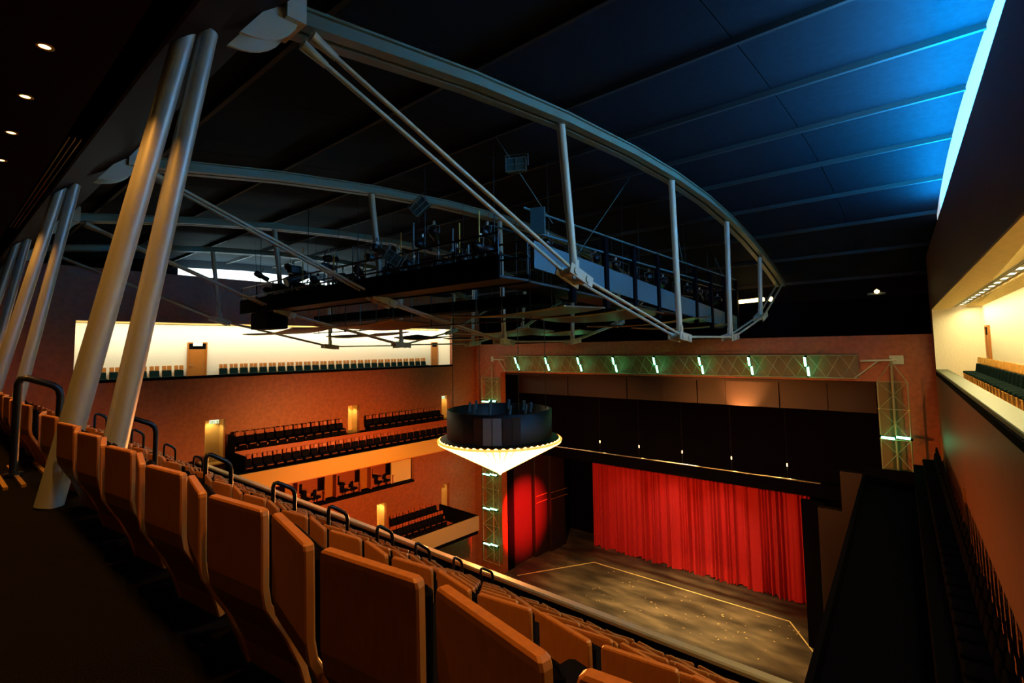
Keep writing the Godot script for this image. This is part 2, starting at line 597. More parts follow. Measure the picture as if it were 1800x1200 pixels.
func exit_box(frame: Transform3D, at: Vector3, label: String):
	var o := thing("exit_sign", label, "exit sign", frame * Transform3D(Basis(), at))
	var st := st_new()
	soft_box(st, Vector3.ZERO, Vector3(0.46, 0.2, 0.08), 0.01)
	obj("housing", st, M.exit_white, o)
	st = st_new()
	span(st, Vector3(-0.2, -0.085, 0.04), Vector3(0.2, 0.06, 0.045))
	var face := obj("sign_face", st, M.exit_sign, o)
	st = st_new()
	# running figure, doorway and arrow
	tube(st, Vector3(-0.03, 0.032, 0.045), Vector3(-0.03, 0.032, 0.05), 0.017, 8)
	for b in [[-0.03, 0.015, -0.04, -0.03], [-0.04, -0.03, -0.015, -0.05], [-0.015, -0.05, -0.03, -0.08], [-0.04, -0.03, -0.065, -0.075], [-0.03, 0.01, 0.005, -0.01], [-0.03, 0.01, -0.06, -0.015]]:
		tube(st, Vector3(b[0], b[1], 0.047), Vector3(b[2], b[3], 0.047), 0.008, 6)
	span(st, Vector3(0.04, -0.08, 0.045), Vector3(0.1, 0.045, 0.049))
	tube(st, Vector3(-0.1, -0.02, 0.047), Vector3(-0.17, -0.02, 0.047), 0.009, 6)
	tube(st, Vector3(-0.17, -0.02, 0.047), Vector3(-0.14, 0.01, 0.047), 0.008, 6)
	tube(st, Vector3(-0.17, -0.02, 0.047), Vector3(-0.14, -0.05, 0.047), 0.008, 6)
	obj("pictogram", st, M.exit_white, face)

# ---------------------------------------------------------------- chairs

# a chair with a two-winged wooden head, facing +z; origin on the floor
func winged_chair(called: String, head: Material, pad: Material, wood: Material, label: String, group: String, pw := 0.44) -> Node3D:
	var o := thing(called, label, "theatre seat", Transform3D(), group)
	var st := st_new()
	soft_box(st, Vector3(0, 0.205, 0.2), Vector3(0.45, 0.41, 0.04), 0.008)
	obj("front_panel", st, wood, o)
	st = st_new()
	soft_box(st, Vector3(0, 0.2, 0.0), Vector3(0.1, 0.4, 0.34), 0.01)
	obj("pedestal", st, M.black, o)
	st = st_new()
	soft_box(st, Vector3(0, 0.455, 0.02), Vector3(pw, 0.09, 0.44), 0.03)
	obj("seat_cushion", st, pad, o)
	st = st_new()
	soft_box(st, Vector3(0, 0.405, 0.225), Vector3(0.34, 0.03, 0.02), 0.004)
	obj("seat_edge", st, head, o)
	var b := Basis(Vector3.RIGHT, -0.14)
	st = st_new()
	soft_box(st, Vector3(0, 0.63, -0.2), Vector3(pw, 0.36, 0.08), 0.025, b)
	obj("back_cushion", st, pad, o)
	st = st_new()
	soft_box(st, Vector3(0, 0.55, -0.245), Vector3(0.46, 0.56, 0.02), 0.006, b)
	obj("back_shell", st, wood, o)
	for s in [-1.0, 1.0]:
		st = st_new()
		soft_box(st, Vector3(s * 0.118, 0.945, -0.26), Vector3(0.205, 0.23, 0.025), 0.008, Basis(Vector3.UP, -s * 0.16) * b)
		obj("headrest_wing", st, head, o)
	return o

# bent plywood seat of the upper balcony seen from behind, facing -z; origin on the floor under its back
func shell_seat(called: String, label: String, group: String, full: bool) -> Node3D:
	var o := thing(called, label, "theatre seat", Transform3D(), group)
	var st := st_new()
	var t := 0.017
	var path := [Vector2(0.02, -0.2), Vector2(0.14, -0.165), Vector2(0.28, -0.1), Vector2(0.37, -0.045), Vector2(0.43, -0.012), Vector2(0.5, 0.0), Vector2(0.7, 0.004), Vector2(0.775, 0.006), Vector2(0.79, 0.006), Vector2(0.798, 0.006)]
	var widths := [0.205, 0.205, 0.205, 0.205, 0.205, 0.205, 0.205, 0.205, 0.2, 0.19]
	if not full:
		path = [Vector2(0.02, -0.2), Vector2(0.37, -0.045), Vector2(0.5, 0.0), Vector2(0.78, 0.006), Vector2(0.798, 0.006)]
		widths = [0.205, 0.205, 0.205, 0.205, 0.19]
	var rings := []
	for i in path.size():
		var p: Vector2 = path[i]
		var d: Vector2 = (path[mini(i + 1, path.size() - 1)] - path[maxi(i - 1, 0)]).normalized()
		var n := Vector3(0, -d.y, d.x)       # towards +z
		var c := Vector3(0, p.x, p.y)
		var w: float = widths[i]
		var q := 0.006
		var h := t if i < path.size() - 1 else t - 0.004
		rings.append([c + Vector3(-w + q, 0, 0) + n * h, c + Vector3(-w, 0, 0) + n * (h - q), c + Vector3(-w, 0, 0) - n * (h - q), c + Vector3(-w + q, 0, 0) - n * h, c + Vector3(w - q, 0, 0) - n * h, c + Vector3(w, 0, 0) - n * (h - q), c + Vector3(w, 0, 0) + n * (h - q), c + Vector3(w - q, 0, 0) + n * h])
	for r in rings:
		r.reverse()
	loft(st, rings, true, true, -1)
	obj("backrest", st, M.ply, o)
	st = st_new()
	soft_box(st, Vector3(0, 0.6, -0.05), Vector3(0.38, 0.3, 0.05), 0.02)
	obj("back_cushion", st, M.cushion_dark, o)
	st = st_new()
	soft_box(st, Vector3(0, 0.43, -0.25), Vector3(0.38, 0.08, 0.4), 0.025)
	obj("seat_cushion", st, M.cushion_dark, o)
	if full:
		st = st_new()
		soft_box(st, Vector3(0, 0.2, -0.27), Vector3(0.06, 0.4, 0.12), 0.01)
		obj("pedestal", st, M.black, o)
	return o

# ---------------------------------------------------------------- loggias

func far_loggia():
	var st := st_new()
	span(st, Vector3(4.0, 15.6, -2.0), Vector3(28.5, 19.75, -1.85))
	var o := obj("wall_loggia_far", st, M.white)
	o.transform = LF
	struct(o, "bright white back wall of the far loggia", "wall")
	st = st_new()
	span(st, Vector3(4.2, 15.6, -1.85), Vector3(4.5, 19.7, -0.3))
	span(st, Vector3(27.9, 15.6, -1.85), Vector3(28.2, 19.7, -0.3))
	o = obj("wall_loggia_ends_far", st, M.white)
	o.transform = LF
	struct(o)
	st = st_new()
	span(st, Vector3(4.2, 15.6, -1.9), Vector3(28.2, 15.9, -0.3))
	o = obj("floor_loggia_far", st, M.floor_dark)
	o.transform = LF
	struct(o)
	st = st_new()
	span(st, Vector3(4.2, 19.6, -1.9), Vector3(28.2, 19.75, -0.3))
	span(st, Vector3(4.2, 19.24, -1.86), Vector3(28.2, 19.6, -1.7))  # beam added to make a shaded band along the wall top
	o = obj("ceiling_loggia_far", st, M.plaster)
	o.transform = LF
	struct(o)
	st = st_new()
	span(st, Vector3(4.55, 16.26, -0.32), Vector3(27.85, 16.4, 0.03))
	o = obj("trim_1", st, M.black)
	o.transform = LF
	struct(o, "black ledge along the lower edge of the far loggia", "ledge")
	# doors
	var n := 1
	for d in [[9.62, 10.62, "timber door in the white wall of the far loggia between two seat groups"], [27.15, 27.8, "timber door at the stage end of the far loggia"]]:
		loggia_door(LF, n, d[0], d[1], -1.85, d[2])
		n += 1
	exit_box(LF, Vector3(10.12, 18.13, -1.74), "lit green exit sign over the timber door in the far loggia")
	# unseen lamp strip above the opening, placed to light the back wall
	var lm := thing("unseen_cove_lamp", "unseen white lamp strip above the opening, lighting the far loggia", "lamp", LF * Transform3D(Basis(), Vector3(16.2, 19.54, -0.5)))
	st = st_new()
	soft_box(st, Vector3.ZERO, Vector3(23.0, 0.06, 0.2), 0.01)
	obj("diffuser", st, M.cove, lm)
	# chairs
	var c0 := winged_chair("loggia_chair", M.door, M.cushion, M.ply_light, "", "seats in the far loggia")
	c0.set_meta("label", "")
	var i := 0
	for grp in [[9.2, -0.567, 8, "twin-headrest green seat in the far loggia, %s from its timber door towards the columns"], [11.45, 0.567, 27, "twin-headrest green seat in the far loggia, %s from its timber door towards the stage"]]:
		for k in grp[2]:
			var t: Transform3D = LF * Transform3D(Basis(), Vector3(grp[0] + grp[1] * k, 15.9, -1.42))
			var lab: String = grp[3] % ORD[k]
			if i == 0:
				c0.transform = t
				c0.set_meta("label", lab)
			else:
				dup(c0, t, lab)
			i += 1

func loggia_door(frame: Transform3D, n: int, u0: float, u1: float, z: float, label: String):
	var d := Node3D.new()
	d.name = "door_%d" % n
	d.transform = frame
	add_child(d)
	struct(d, label, "door")
	var st := st_new()
	span(st, Vector3(u0, 15.9, z), Vector3(u0 + 0.07, 18.25, z + 0.08))
	span(st, Vector3(u1 - 0.07, 15.9, z), Vector3(u1, 18.25, z + 0.08))
	span(st, Vector3(u0 + 0.07, 18.18, z), Vector3(u1 - 0.07, 18.25, z + 0.08))
	obj("door_frame", st, M.door, d)
	st = st_new()
	soft_box(st, Vector3((u0 + u1) * 0.5, 17.0, z + 0.02), Vector3(u1 - u0 - 0.14, 2.2, 0.04), 0.006)
	var leaf := obj("door_leaf", st, M.door, d)
	st = st_new()
	span(st, Vector3(u0 + 0.07, 17.86, z + 0.005), Vector3(u1 - 0.07, 18.18, z + 0.05))
	obj("transom", st, M.black, d)
	st = st_new()
	tube(st, Vector3(u0 + 0.16, 16.95, z + 0.04), Vector3(u0 + 0.16, 16.95, z + 0.09), 0.022, 8)
	tube(st, Vector3(u0 + 0.16, 16.95, z + 0.09), Vector3(u0 + 0.29, 16.95, z + 0.09), 0.013, 8)
	obj("door_handle", st, M.silver, leaf)

func near_loggia():
	var st := st_new()
	span(st, Vector3(-29.8, 15.5, -1.85), Vector3(1.0, 19.4, -1.65))
	var o := obj("wall_loggia_near", st, M.white)
	o.transform = RF
	struct(o, "bright pale yellow back wall of the near loggia", "wall")
	st = st_new()
	span(st, Vector3(-29.6, 15.5, -1.65), Vector3(-29.3, 19.3, -0.3))
	span(st, Vector3(-29.34, 16.36, -0.3), Vector3(-29.3, 19.08, 0.0))
	span(st, Vector3(0.5, 15.5, -1.65), Vector3(0.8, 19.3, -0.3))
	o = obj("wall_loggia_ends_near", st, M.white)
	o.transform = RF
	struct(o)
	st = st_new()
	span(st, Vector3(-29.6, 15.5, -1.7), Vector3(0.8, 15.85, -0.3))
	o = obj("floor_loggia_near", st, M.ply_light)  # pale wood tone chosen to bounce lamp light onto the ceiling band
	o.transform = RF
	struct(o)
	# sill, black edge
	st = st_new()
	soft_box(st, Vector3(-14.43, 16.34, -0.2), Vector3(29.8, 0.1, 0.42), 0.015)
	o = obj("trim_2", st, M.sill)
	o.transform = RF
	struct(o, "grey-green sill along the near loggia opening", "sill")
	st = st_new()
	span(st, Vector3(-29.35, 16.14, -0.02), Vector3(0.5, 16.29, 0.03))
	o = obj("trim_3", st, M.black)
	o.transform = RF
	struct(o, "black edge under the near loggia sill", "edge")
	# ceiling: plaster band, lamp trough, linear slats
	st = st_new()
	span(st, Vector3(-29.3, 19.06, -0.62), Vector3(0.5, 19.3, -0.3))
	span(st, Vector3(-29.3, 19.06, -0.3), Vector3(0.49, 19.1, 0.0))
	span(st, Vector3(-29.35, 19.32, -1.7), Vector3(0.5, 19.4, -0.3))
	o = obj("ceiling_loggia_near", st, M.plaster)
	o.transform = RF
	struct(o, "rough plaster ceiling band of the near loggia", "ceiling")
	st = st_new()
	for k in 4:
		span(st, Vector3(-29.3, 19.12, -0.68 - 0.05 * k), Vector3(0.5, 19.16, -0.65 - 0.05 * k))
	o = obj("ceiling_slats", st, M.lattice)
	o.transform = RF
	struct(o)
	for k in 9:
		st = st_new()
		soft_box(st, Vector3(-14.4, 19.14, -1.12 - 0.062 * k), Vector3(29.7, 0.05, 0.045), 0.008)
		var sl := obj("ceiling_slat", st, M.plaster)
		sl.transform = RF
		struct(sl)
	for k in 26:
		var lm := thing("trough_lamp", "white lamp in the ceiling trough of the near loggia, %s from the stage end" % ORD[k], "lamp", RF * Transform3D(Basis(), Vector3(-28.7 + 1.1 * k, 19.2, -0.95)), "trough lamps of the near loggia")
		st = st_new()
		soft_box(st, Vector3(0, 0.02, 0), Vector3(0.62, 0.06, 0.2), 0.01)
		obj("diffuser", st, M.cove, lm)
		st = st_new()
		span(st, Vector3(0.34, -0.03, -0.12), Vector3(0.76, 0.06, 0.12))
		obj("ballast_cover", st, M.sill, lm)
	loggia_door(RF, 8, -28.3, -27.4, -1.65, "timber door in the pale wall of the near loggia behind the seats")
	# raised floor and chairs
	st = st_new()
	span(st, Vector3(-27.9, 15.85, -1.55), Vector3(0.4, 15.92, -0.5))
	o = obj("floor_step_near", st, M.ply_light)
	o.transform = RF
	struct(o)
	var c0 := winged_chair("balcony_chair", M.ply_light, M.cushion, M.ply_light, "", "seats in the near loggia", 0.36)
	for k in 26:
		var t: Transform3D = RF * Transform3D(Basis(), Vector3(-27.3 + 0.62 * k, 15.92, -0.98))
		var lab: String = "dark cushioned wooden seat in the near loggia row, %s from the stage end" % ORD[k]
		if k == 0:
			c0.transform = t
			c0.set_meta("label", lab)
		else:
			dup(c0, t, lab)

# ---------------------------------------------------------------- tiers on the far wall

func far_balconies():
	var st := st_new()
	# upper tier slab and platforms
	span(st, Vector3(8.0, 10.6, 0.0), Vector3(27.6, 10.9, 2.9))
	span(st, Vector3(11.15, 10.9, 0.0), Vector3(27.5, 12.12, 1.05))
	var o := obj("floor_tier_upper", st, M.deep)
	o.transform = LF
	struct(o, "dark stepped floor of the upper side balcony", "floor")
	st = st_new()
	span(st, Vector3(11.2, 11.0, 1.05), Vector3(27.5, 12.25, 1.1))
	o = obj("trim_4", st, M.ply_red)
	o.transform = LF
	struct(o, "red-brown riser board between the two seat rows of the upper side balcony", "riser")
	st = st_new()
	span(st, Vector3(8.0, 10.45, 2.86), Vector3(27.6, 11.36, 2.98))
	o = obj("trim_5", st, M.fascia)
	o.transform = LF
	struct(o, "golden yellow front of the upper side balcony", "balcony front")
	st = st_new()
	span(st, Vector3(8.0, 10.9, 2.78), Vector3(27.6, 11.4, 2.86))
	span(st, Vector3(27.5, 10.4, 0.0), Vector3(27.6, 11.4, 2.9))
	o = obj("trim_6", st, M.black)
	o.transform = LF
	struct(o)
	st = st_new()
	span(st, Vector3(8.0, 10.38, 0.0), Vector3(27.6, 10.6, 2.9))
	o = obj("trim_7", st, M.ply_red)
	o.transform = LF
	struct(o)
	# end screen beside the first doorway
	st = st_new()
	soft_box(st, Vector3(11.2, 12.0, 0.62), Vector3(0.08, 2.2, 1.0), 0.01)
	soft_box(st, Vector3(11.2, 11.55, 1.9), Vector3(0.08, 1.3, 1.6), 0.01)
	o = obj("end_screen", st, M.black)
	o.transform = LF
	tag(o, "black end screen of the upper side balcony rows beside the first doorway", "screen")
	# chairs
	var c0 := winged_chair("tier_chair", M.ply_red, M.cushion_dark, M.black, "", "seats on the upper side balcony")
	var i := 0
	for grp in [[11.62, 12, 12.12, 0.55, "back-row seat of the upper side balcony, %s from the black end screen"], [19.85, 12, 12.12, 0.55, "back-row seat of the upper side balcony past the middle doorway, %s from it"], [11.7, 27, 10.95, 1.4, "front-row seat of the upper side balcony, %s from the black end screen"]]:
		for k in grp[1]:
			var t: Transform3D = LF * Transform3D(Basis(), Vector3(grp[0] + 0.55 * k + 0.1, grp[2], grp[3] + 0.05))
			var lab: String = grp[4] % ORD[k]
			if i == 0:
				c0.transform = t
				c0.set_meta("label", lab)
			else:
				dup(c0, t, lab)
			i += 1
	door_niche(LF, 3, 10.08, 11.1, 11.5, 13.95, "cream doorway of the upper side balcony nearest the upper balcony rail", 2.6)
	door_niche(LF, 4, 18.6, 19.45, 11.5, 13.95, "cream doorway between the two back-row groups of the upper side balcony", 3.0)
	door_niche(LF, 5, 26.7, 27.5, 11.5, 13.98, "cream doorway at the stage end of the upper side balcony", 2.0)
	door_niche(LF, 6, 20.86, 21.65, 4.6, 6.97, "yellow lit doorway at the lower side balcony", 4.5)
	door_niche(LF, 7, 26.65, 27.45, 4.6, 7.1, "dim pale doorway at the stage end of the lower side balcony", 0.5)
	exit_box(LF, Vector3(10.6, 13.82, -0.25), "small exit sign in the first cream doorway of the upper side balcony")
	exit_box(LF, Vector3(27.0, 13.8, -0.25), "small exit sign in the last cream doorway of the upper side balcony")
	var cam := thing("wall_camera", "small black box on the wall by the dim lower doorway", "camera", LF * Transform3D(Basis(), Vector3(26.65, 7.0, 0.12)))
	st = st_new()
	soft_box(st, Vector3(0, 0, 0.05), Vector3(0.16, 0.18, 0.3), 0.02)
	obj("housing", st, M.brass, cam)
	st = st_new()
	tube(st, Vector3(0, 0.0, -0.12), Vector3(0, 0, -0.1), 0.06, 10)
	obj("bracket", st, M.black, cam)
	boxes()
	# lower tier
	st = st_new()
	span(st, Vector3(13.0, 4.4, 0.0), Vector3(26.5, 4.65, 4.2))
	span(st, Vector3(21.8, 4.6, 0.0), Vector3(25.9, 5.02, 1.2))
	o = obj("floor_tier_lower", st, M.deep)
	o.transform = LF
	struct(o, "dark floor of the lower side balcony", "floor")
	st = st_new()
	span(st, Vector3(13.0, 4.68, 4.16), Vector3(26.5, 5.66, 4.3))
	o = obj("trim_8", st, M.fascia_white)
	o.transform = LF
	struct(o, "pale cream front of the lower side balcony", "balcony front")
	st = st_new()
	span(st, Vector3(13.0, 4.6, 4.06), Vector3(26.4, 5.7, 4.16))
	span(st, Vector3(26.4, 4.6, 0.0), Vector3(26.5, 5.7, 4.2))
	o = obj("trim_9", st, M.black)
	o.transform = LF
	struct(o)
	st = st_new()
	span(st, Vector3(13.0, 4.45, 0.0), Vector3(26.3, 4.68, 4.05))
	o = obj("trim_10", st, M.ply_red)
	o.transform = LF
	struct(o)
	st = st_new()
	span(st, Vector3(21.8, 4.7, 1.2), Vector3(25.9, 5.2, 1.25))
	o = obj("trim_11", st, M.ply_red)
	o.transform = LF
	struct(o, "red-brown riser board of the lower side balcony", "riser")
	i = 0
	for grp in [[21.95, 8, 5.02, 0.6, "back-row seat on the lower side balcony, %s from the yellow doorway"], [21.2, 9, 4.65, 1.65, "front-row seat on the lower side balcony, %s from the upper balcony rail"]]:
		for k in grp[1]:
			var t: Transform3D = LF * Transform3D(Basis(), Vector3(grp[0] + 0.52 * k, grp[2], grp[3]))
			dup(c0, t, grp[4] % ORD[k], "seats on the lower side balcony")

func boxes():
	var st := st_new()
	span(st, Vector3(12.8, 7.7, -2.1), Vector3(24.2, 10.6, -1.9))
	span(st, Vector3(12.8, 7.7, -1.9), Vector3(13.0, 10.6, -0.3))
	span(st, Vector3(12.8, 10.4, -1.9), Vector3(24.2, 10.6, -0.3))
	var o := obj("wall_boxes", st, M.ply_red)
	o.transform = LF
	struct(o, "red-brown lining of the opera boxes under the upper side balcony", "wall")
	st = st_new()
	span(st, Vector3(12.8, 7.7, -1.9), Vector3(24.2, 8.0, -0.3))
	o = obj("floor_boxes", st, M.deep)
	o.transform = LF
	struct(o)
	st = st_new()
	span(st, Vector3(13.0, 7.9, -0.3), Vector3(24.02, 8.04, 0.05))
	o = obj("trim_12", st, M.black)
	o.transform = LF
	struct(o, "black ledge along the foot of the opera boxes", "ledge")
	# cream panel at the stage end
	st = st_new()
	span(st, Vector3(22.3, 8.04, -0.5), Vector3(24.02, 10.4, -0.4))
	o = obj("end_wall_panel", st, M.cream)
	o.transform = LF
	tag(o, "cream end panel of the opera boxes at the stage end", "panel")
	# partitions, upstands and stools
	var names := ["nearest the upper balcony rail", "in the middle", "beside the cream end panel"]
	for k in 3:
		var u := 15.5 + 2.6 * k
		var p := thing("box_partition", "timber partition of the opera box " + names[k], "partition", LF * Transform3D(Basis(), Vector3(u, 8.0, 0)), "opera box partitions")
		st = st_new()
		span(st, Vector3(-0.62, 0.0, -1.0), Vector3(-0.06, 2.4, -0.92))
		obj("dark_panel", st, M.door, p)
		st = st_new()
		span(st, Vector3(-0.06, 0.0, -1.85), Vector3(0.04, 2.4, -0.45))
		obj("side_board", st, M.ply_red, p)
		st = st_new()
		span(st, Vector3(0.04, 0.0, -0.72), Vector3(1.75, 0.56, -0.64))
		span(st, Vector3(1.67, 0.0, -0.72), Vector3(1.75, 0.56, -0.36))
		obj("upstand", st, M.ply_red, p)
		st = st_new()
		soft_box(st, Vector3(0.9, 0.59, -0.68), Vector3(1.75, 0.05, 0.14), 0.01)
		soft_box(st, Vector3(1.71, 0.59, -0.5), Vector3(0.14, 0.05, 0.4), 0.01)
		obj("cap_rail", st, M.ply, p)
		for c in [[0.5, -0.3, "first front stool"], [1.15, -0.3, "second front stool"], [0.6, -1.15, "rear stool"]]:
			var q := thing("box_stool", "dark stool, %s of the opera box %s" % [c[2], names[k]], "stool", LF * Transform3D(Basis(Vector3.UP, 0.5), Vector3(u + c[0], 8.0 + (0.0 if c[1] > -1.0 else 0.3), c[1])))
			st = st_new()
			soft_box(st, Vector3(0, 0.36, 0), Vector3(0.38, 0.12, 0.38), 0.03)
			obj("seat", st, M.cushion_dark, q)
			st = st_new()
			soft_box(st, Vector3(0, 0.62, -0.18), Vector3(0.36, 0.42, 0.06), 0.02)
			obj("backrest", st, M.cushion_dark, q)
			st = st_new()
			soft_box(st, Vector3(0.25, 0.46, 0.02), Vector3(0.08, 0.05, 0.42), 0.01)
			obj("armrest", st, M.ply, q)
			st = st_new()
			tube(st, Vector3(0, 0, 0), Vector3(0, 0.31, 0), 0.04, 8)
			obj("pedestal", st, M.black, q)

func near_balcony():  # near-black colour carries the shade of this unlit balcony and its seats
	var st := st_new()
	span(st, Vector3(-29.6, 10.5, 0.0), Vector3(6.0, 10.9, 2.9))
	span(st, Vector3(-29.6, 10.9, 0.0), Vector3(6.0, 12.05, 1.05))
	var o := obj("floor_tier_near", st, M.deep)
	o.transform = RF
	struct(o, "near side balcony floor seen from above, its shade put into a black colour", "floor")
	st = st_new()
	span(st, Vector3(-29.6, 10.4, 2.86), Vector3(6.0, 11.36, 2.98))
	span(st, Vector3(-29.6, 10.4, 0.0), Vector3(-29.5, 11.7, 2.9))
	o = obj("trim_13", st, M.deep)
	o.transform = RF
	struct(o, "near side balcony parapet, its shade put into a black colour", "balcony front")
	for k in [[-28.75, 12.0, 13.5], [-19.1, 11.9, 13.5]]:
		st = st_new()
		span(st, Vector3(k[0] - 0.06, k[1], 0.0), Vector3(k[0] + 0.06, k[2], 0.06))
		o = obj("brass_strip", st, M.brass)
		o.transform = RF
		tag(o, "upright brass strip on the near side wall %s" % ("close to the stage wall" if k[0] < -25 else "halfway along the black balcony"), "door edge", "brass door edges on the near side wall")
	var c0 := winged_chair("darkened_chair", M.deep, M.deep, M.deep, "seat darkened for shade on the unlit near side balcony, first from the stage wall", "dark seats on the near side balcony")
	for k in 30:
		var t: Transform3D = RF * Transform3D(Basis(), Vector3(-28.2 + 0.62 * k, 12.05, 0.5))
		if k == 0:
			c0.transform = t
		else:
			dup(c0, t, "seat darkened for shade on the unlit near side balcony, %s from the stage wall" % ORD[k])

# ---------------------------------------------------------------- stage

func stage():
	var st := st_new()
	span(st, Vector3(-31, -0.3, -42), Vector3(0.4, 0.0, -30.2))
	var o := obj("floor_stage", st, M.stage)
	struct(o, "scuffed black stage floor lit by a warm beam", "stage floor")
	st = st_new()
	span(st, Vector3(-31, -1.5, -42.2), Vector3(0.5, 17.0, -41.9))
	span(st, Vector3(-31, -1.5, -42), Vector3(-30.7, 17.0, -30.85))
	span(st, Vector3(0.2, -1.5, -42), Vector3(0.5, 17.0, -30.85))
	span(st, Vector3(-31, 16.75, -42), Vector3(0.5, 16.9, -30.85))
	o = obj("wall_stage_house", st, M.deep)
	struct(o)
	# white line on the floor
	for s in [["longest run in front of the red curtain", Vector3(-22.6, 0, -36.5), Vector3(-8.26, 0, -36.55)], ["run on the far wall side", Vector3(-26.0, 0, -30.76), Vector3(-22.6, 0, -36.5)], ["run on the near wall side", Vector3(-8.26, 0, -36.55), Vector3(-5.7, 0, -32.6)]]:
		var a: Vector3 = s[1]
		var b: Vector3 = s[2]
		st = st_new()
		box(st, (a + b) * 0.5 + Vector3(0, 0.006, 0), Vector3((b - a).length() + 0.05, 0.012, 0.085), Basis(Vector3.UP, atan2(-(b - a).z, (b - a).x)))
		o = obj("floor_line", st, M.line)
		tag(o, "pale line taped on the stage floor, " + s[0], "floor line", "lines on the stage floor")
	# curtain: a deeply pleated cloth
	var cur := thing("stage_curtain", "tall pleated red stage curtain in a pool of light", "curtain")
	st = st_new()
	var n := 460
	var prev := []
	st.set_smooth_group(1)
	for i in n + 1:
		var f := float(i) / n
		var x := lerpf(-24.3, -7.3, f)
		var ph := f * 40.0 + 0.7 * sin(f * 37.0) + 0.4 * sin(f * 91.0)
		var amp := 0.22 + 0.07 * sin(f * 23.0) + (0.12 if absf(sin(f * 15.3)) > 0.985 else 0.0)
		var col := []
		for k in 5:
			var v := k / 4.0
			col.append(Vector3(x, 0.05 + 0.05 * sin(f * 55.0) + 11.0 * v, -39.5 + sin(ph * TAU) * amp * (1.0 - 0.35 * v) + 0.05 * sin(ph * TAU * 2.3)))
		if i > 0:
			for k in 4:
				quad(st, prev[k], col[k], col[k + 1], prev[k + 1])
		prev = col
	obj("cloth", st, M.curtain, cur)
	st = st_new()
	tube(st, Vector3(-24.5, 11.1, -39.5), Vector3(-7.0, 11.1, -39.5), 0.06, 10)
	obj("track", st, M.steel_black, cur)
	# black borders hanging above
	for b in [[8.55, 14.0, -34.6, -27.0, -2.6, "black border cloth hanging low before the red curtain"], [12.6, 15.6, -36.5, -27.0, -2.6, "second black border cloth high behind the timber header"]]:
		st = st_new()
		span(st, Vector3(b[3], b[0], b[2] - 0.06), Vector3(b[4], b[1], b[2]))
		o = obj("border_cloth", st, M.deep)
		tag(o, b[5], "stage cloth")
	# pale scraps and scuffs on the boards
	var mm := MultiMesh.new()
	mm.transform_format = MultiMesh.TRANSFORM_3D
	st = st_new()
	box(st, Vector3(0, 0.006, 0), Vector3(0.16, 0.012, 0.05))
	mm.mesh = mesh_of(st, M.line)
	mm.instance_count = 70
	for i in 70:
		mm.set_instance_transform(i, Transform3D(Basis(Vector3.UP, rng.randf() * TAU).scaled(Vector3(rng.randf_range(0.15, 1.2), 1, rng.randf_range(0.15, 0.6))), Vector3(rng.randf_range(-21.0, -7.5), 0.001, rng.randf_range(-36.0, -31.0))))
	var mi := MultiMeshInstance3D.new()
	mi.name = "floor_scraps"
	mi.multimesh = mm
	add_child(mi)
	tag(mi, "small pale scraps scattered over the dark stage floor", "scraps")
	mi.set_meta("kind", "stuff")
	# timber header boards
	var hd := thing("portal_header", "header of upright timber boards under the stage opening's upper edge", "header")
	var xs := [-26.9, -24.4, -21.9, -19.4, -16.9, -14.4, -11.95, -10.2, -7.2, -4.8, -2.6]
	for i in xs.size() - 1:
		st = st_new()
		soft_box(st, Vector3((xs[i] + xs[i + 1]) * 0.5, 14.75, -32.3 + (0.05 if i % 2 else 0.0)), Vector3(xs[i + 1] - xs[i] - 0.03, 1.6, 0.08), 0.01)
		obj("plank", st, M.leg, hd)
	st = st_new()
	span(st, Vector3(-27.0, 15.5, -32.2), Vector3(-2.5, 15.66, -30.85))
	o = obj("trim_14", st, M.leg)
	struct(o, "dark timber soffit strip inside the stage opening", "soffit")
	# side towers, stepped panels on the far side of the stage
	var tw := thing("portal_tower", "stepped red-brown timber tower on the far side of the stage", "stage tower")
	for p in [[-31.75, -34.2, -27.2, 9.4], [-34.3, -36.0, -26.9, 9.4], [-36.1, -38.3, -26.6, 11.0]]:
		st = st_new()
		soft_box(st, Vector3(p[2] - 0.3, p[3] * 0.5, (p[0] + p[1]) * 0.5), Vector3(0.6, p[3], p[0] - p[1]), 0.02)
		obj("panel", st, M.leg, tw)
	st = st_new()
	span(st, Vector3(-27.2, 0.0, -31.7), Vector3(-27.05, 9.4, -30.9))
	obj("dark_reveal", st, M.deep, tw)
	for y in [5.0, 4.45]:
		st = st_new()
		tube(st, Vector3(-26.52, y, -36.1), Vector3(-26.3, y, -38.3), 0.025, 6)
		tube(st, Vector3(-26.85, y, -34.4), Vector3(-26.82, y, -35.9), 0.025, 6)
		obj("bar", st, M.brass, tw)
	tw = thing("portal_tower", "red-brown timber tower at the near side of the stage", "stage tower")
	st = st_new()
	soft_box(st, Vector3(-4.3, 4.2, -33.4), Vector3(2.9, 8.4, 0.5), 0.02)
	obj("panel", st, M.leg, tw)
	st = st_new()
	soft_box(st, Vector3(-3.6, 9.6, -32.8), Vector3(1.8, 2.2, 0.5), 0.02)
	obj("upper_panel", st, M.leg, tw)
	st = st_new()
	soft_box(st, Vector3(-6.2, 4.2, -34.4), Vector3(1.2, 8.4, 0.3), 0.02)
	obj("black_leg", st, M.deep, tw)
	# lighting batten; small lamps placed above it to make the pipe glint
	var bt := thing("lighting_batten", "polished pipe batten crossing in front of the red curtain", "batten")
	st = st_new()
	tube(st, Vector3(-24.0, 9.78, -33.0), Vector3(-5.5, 9.78, -33.0), 0.045, 12)
	obj("pipe", st, mat(Color(0.85, 0.8, 0.7), 0.22, 0.9), bt)
	var k := 0
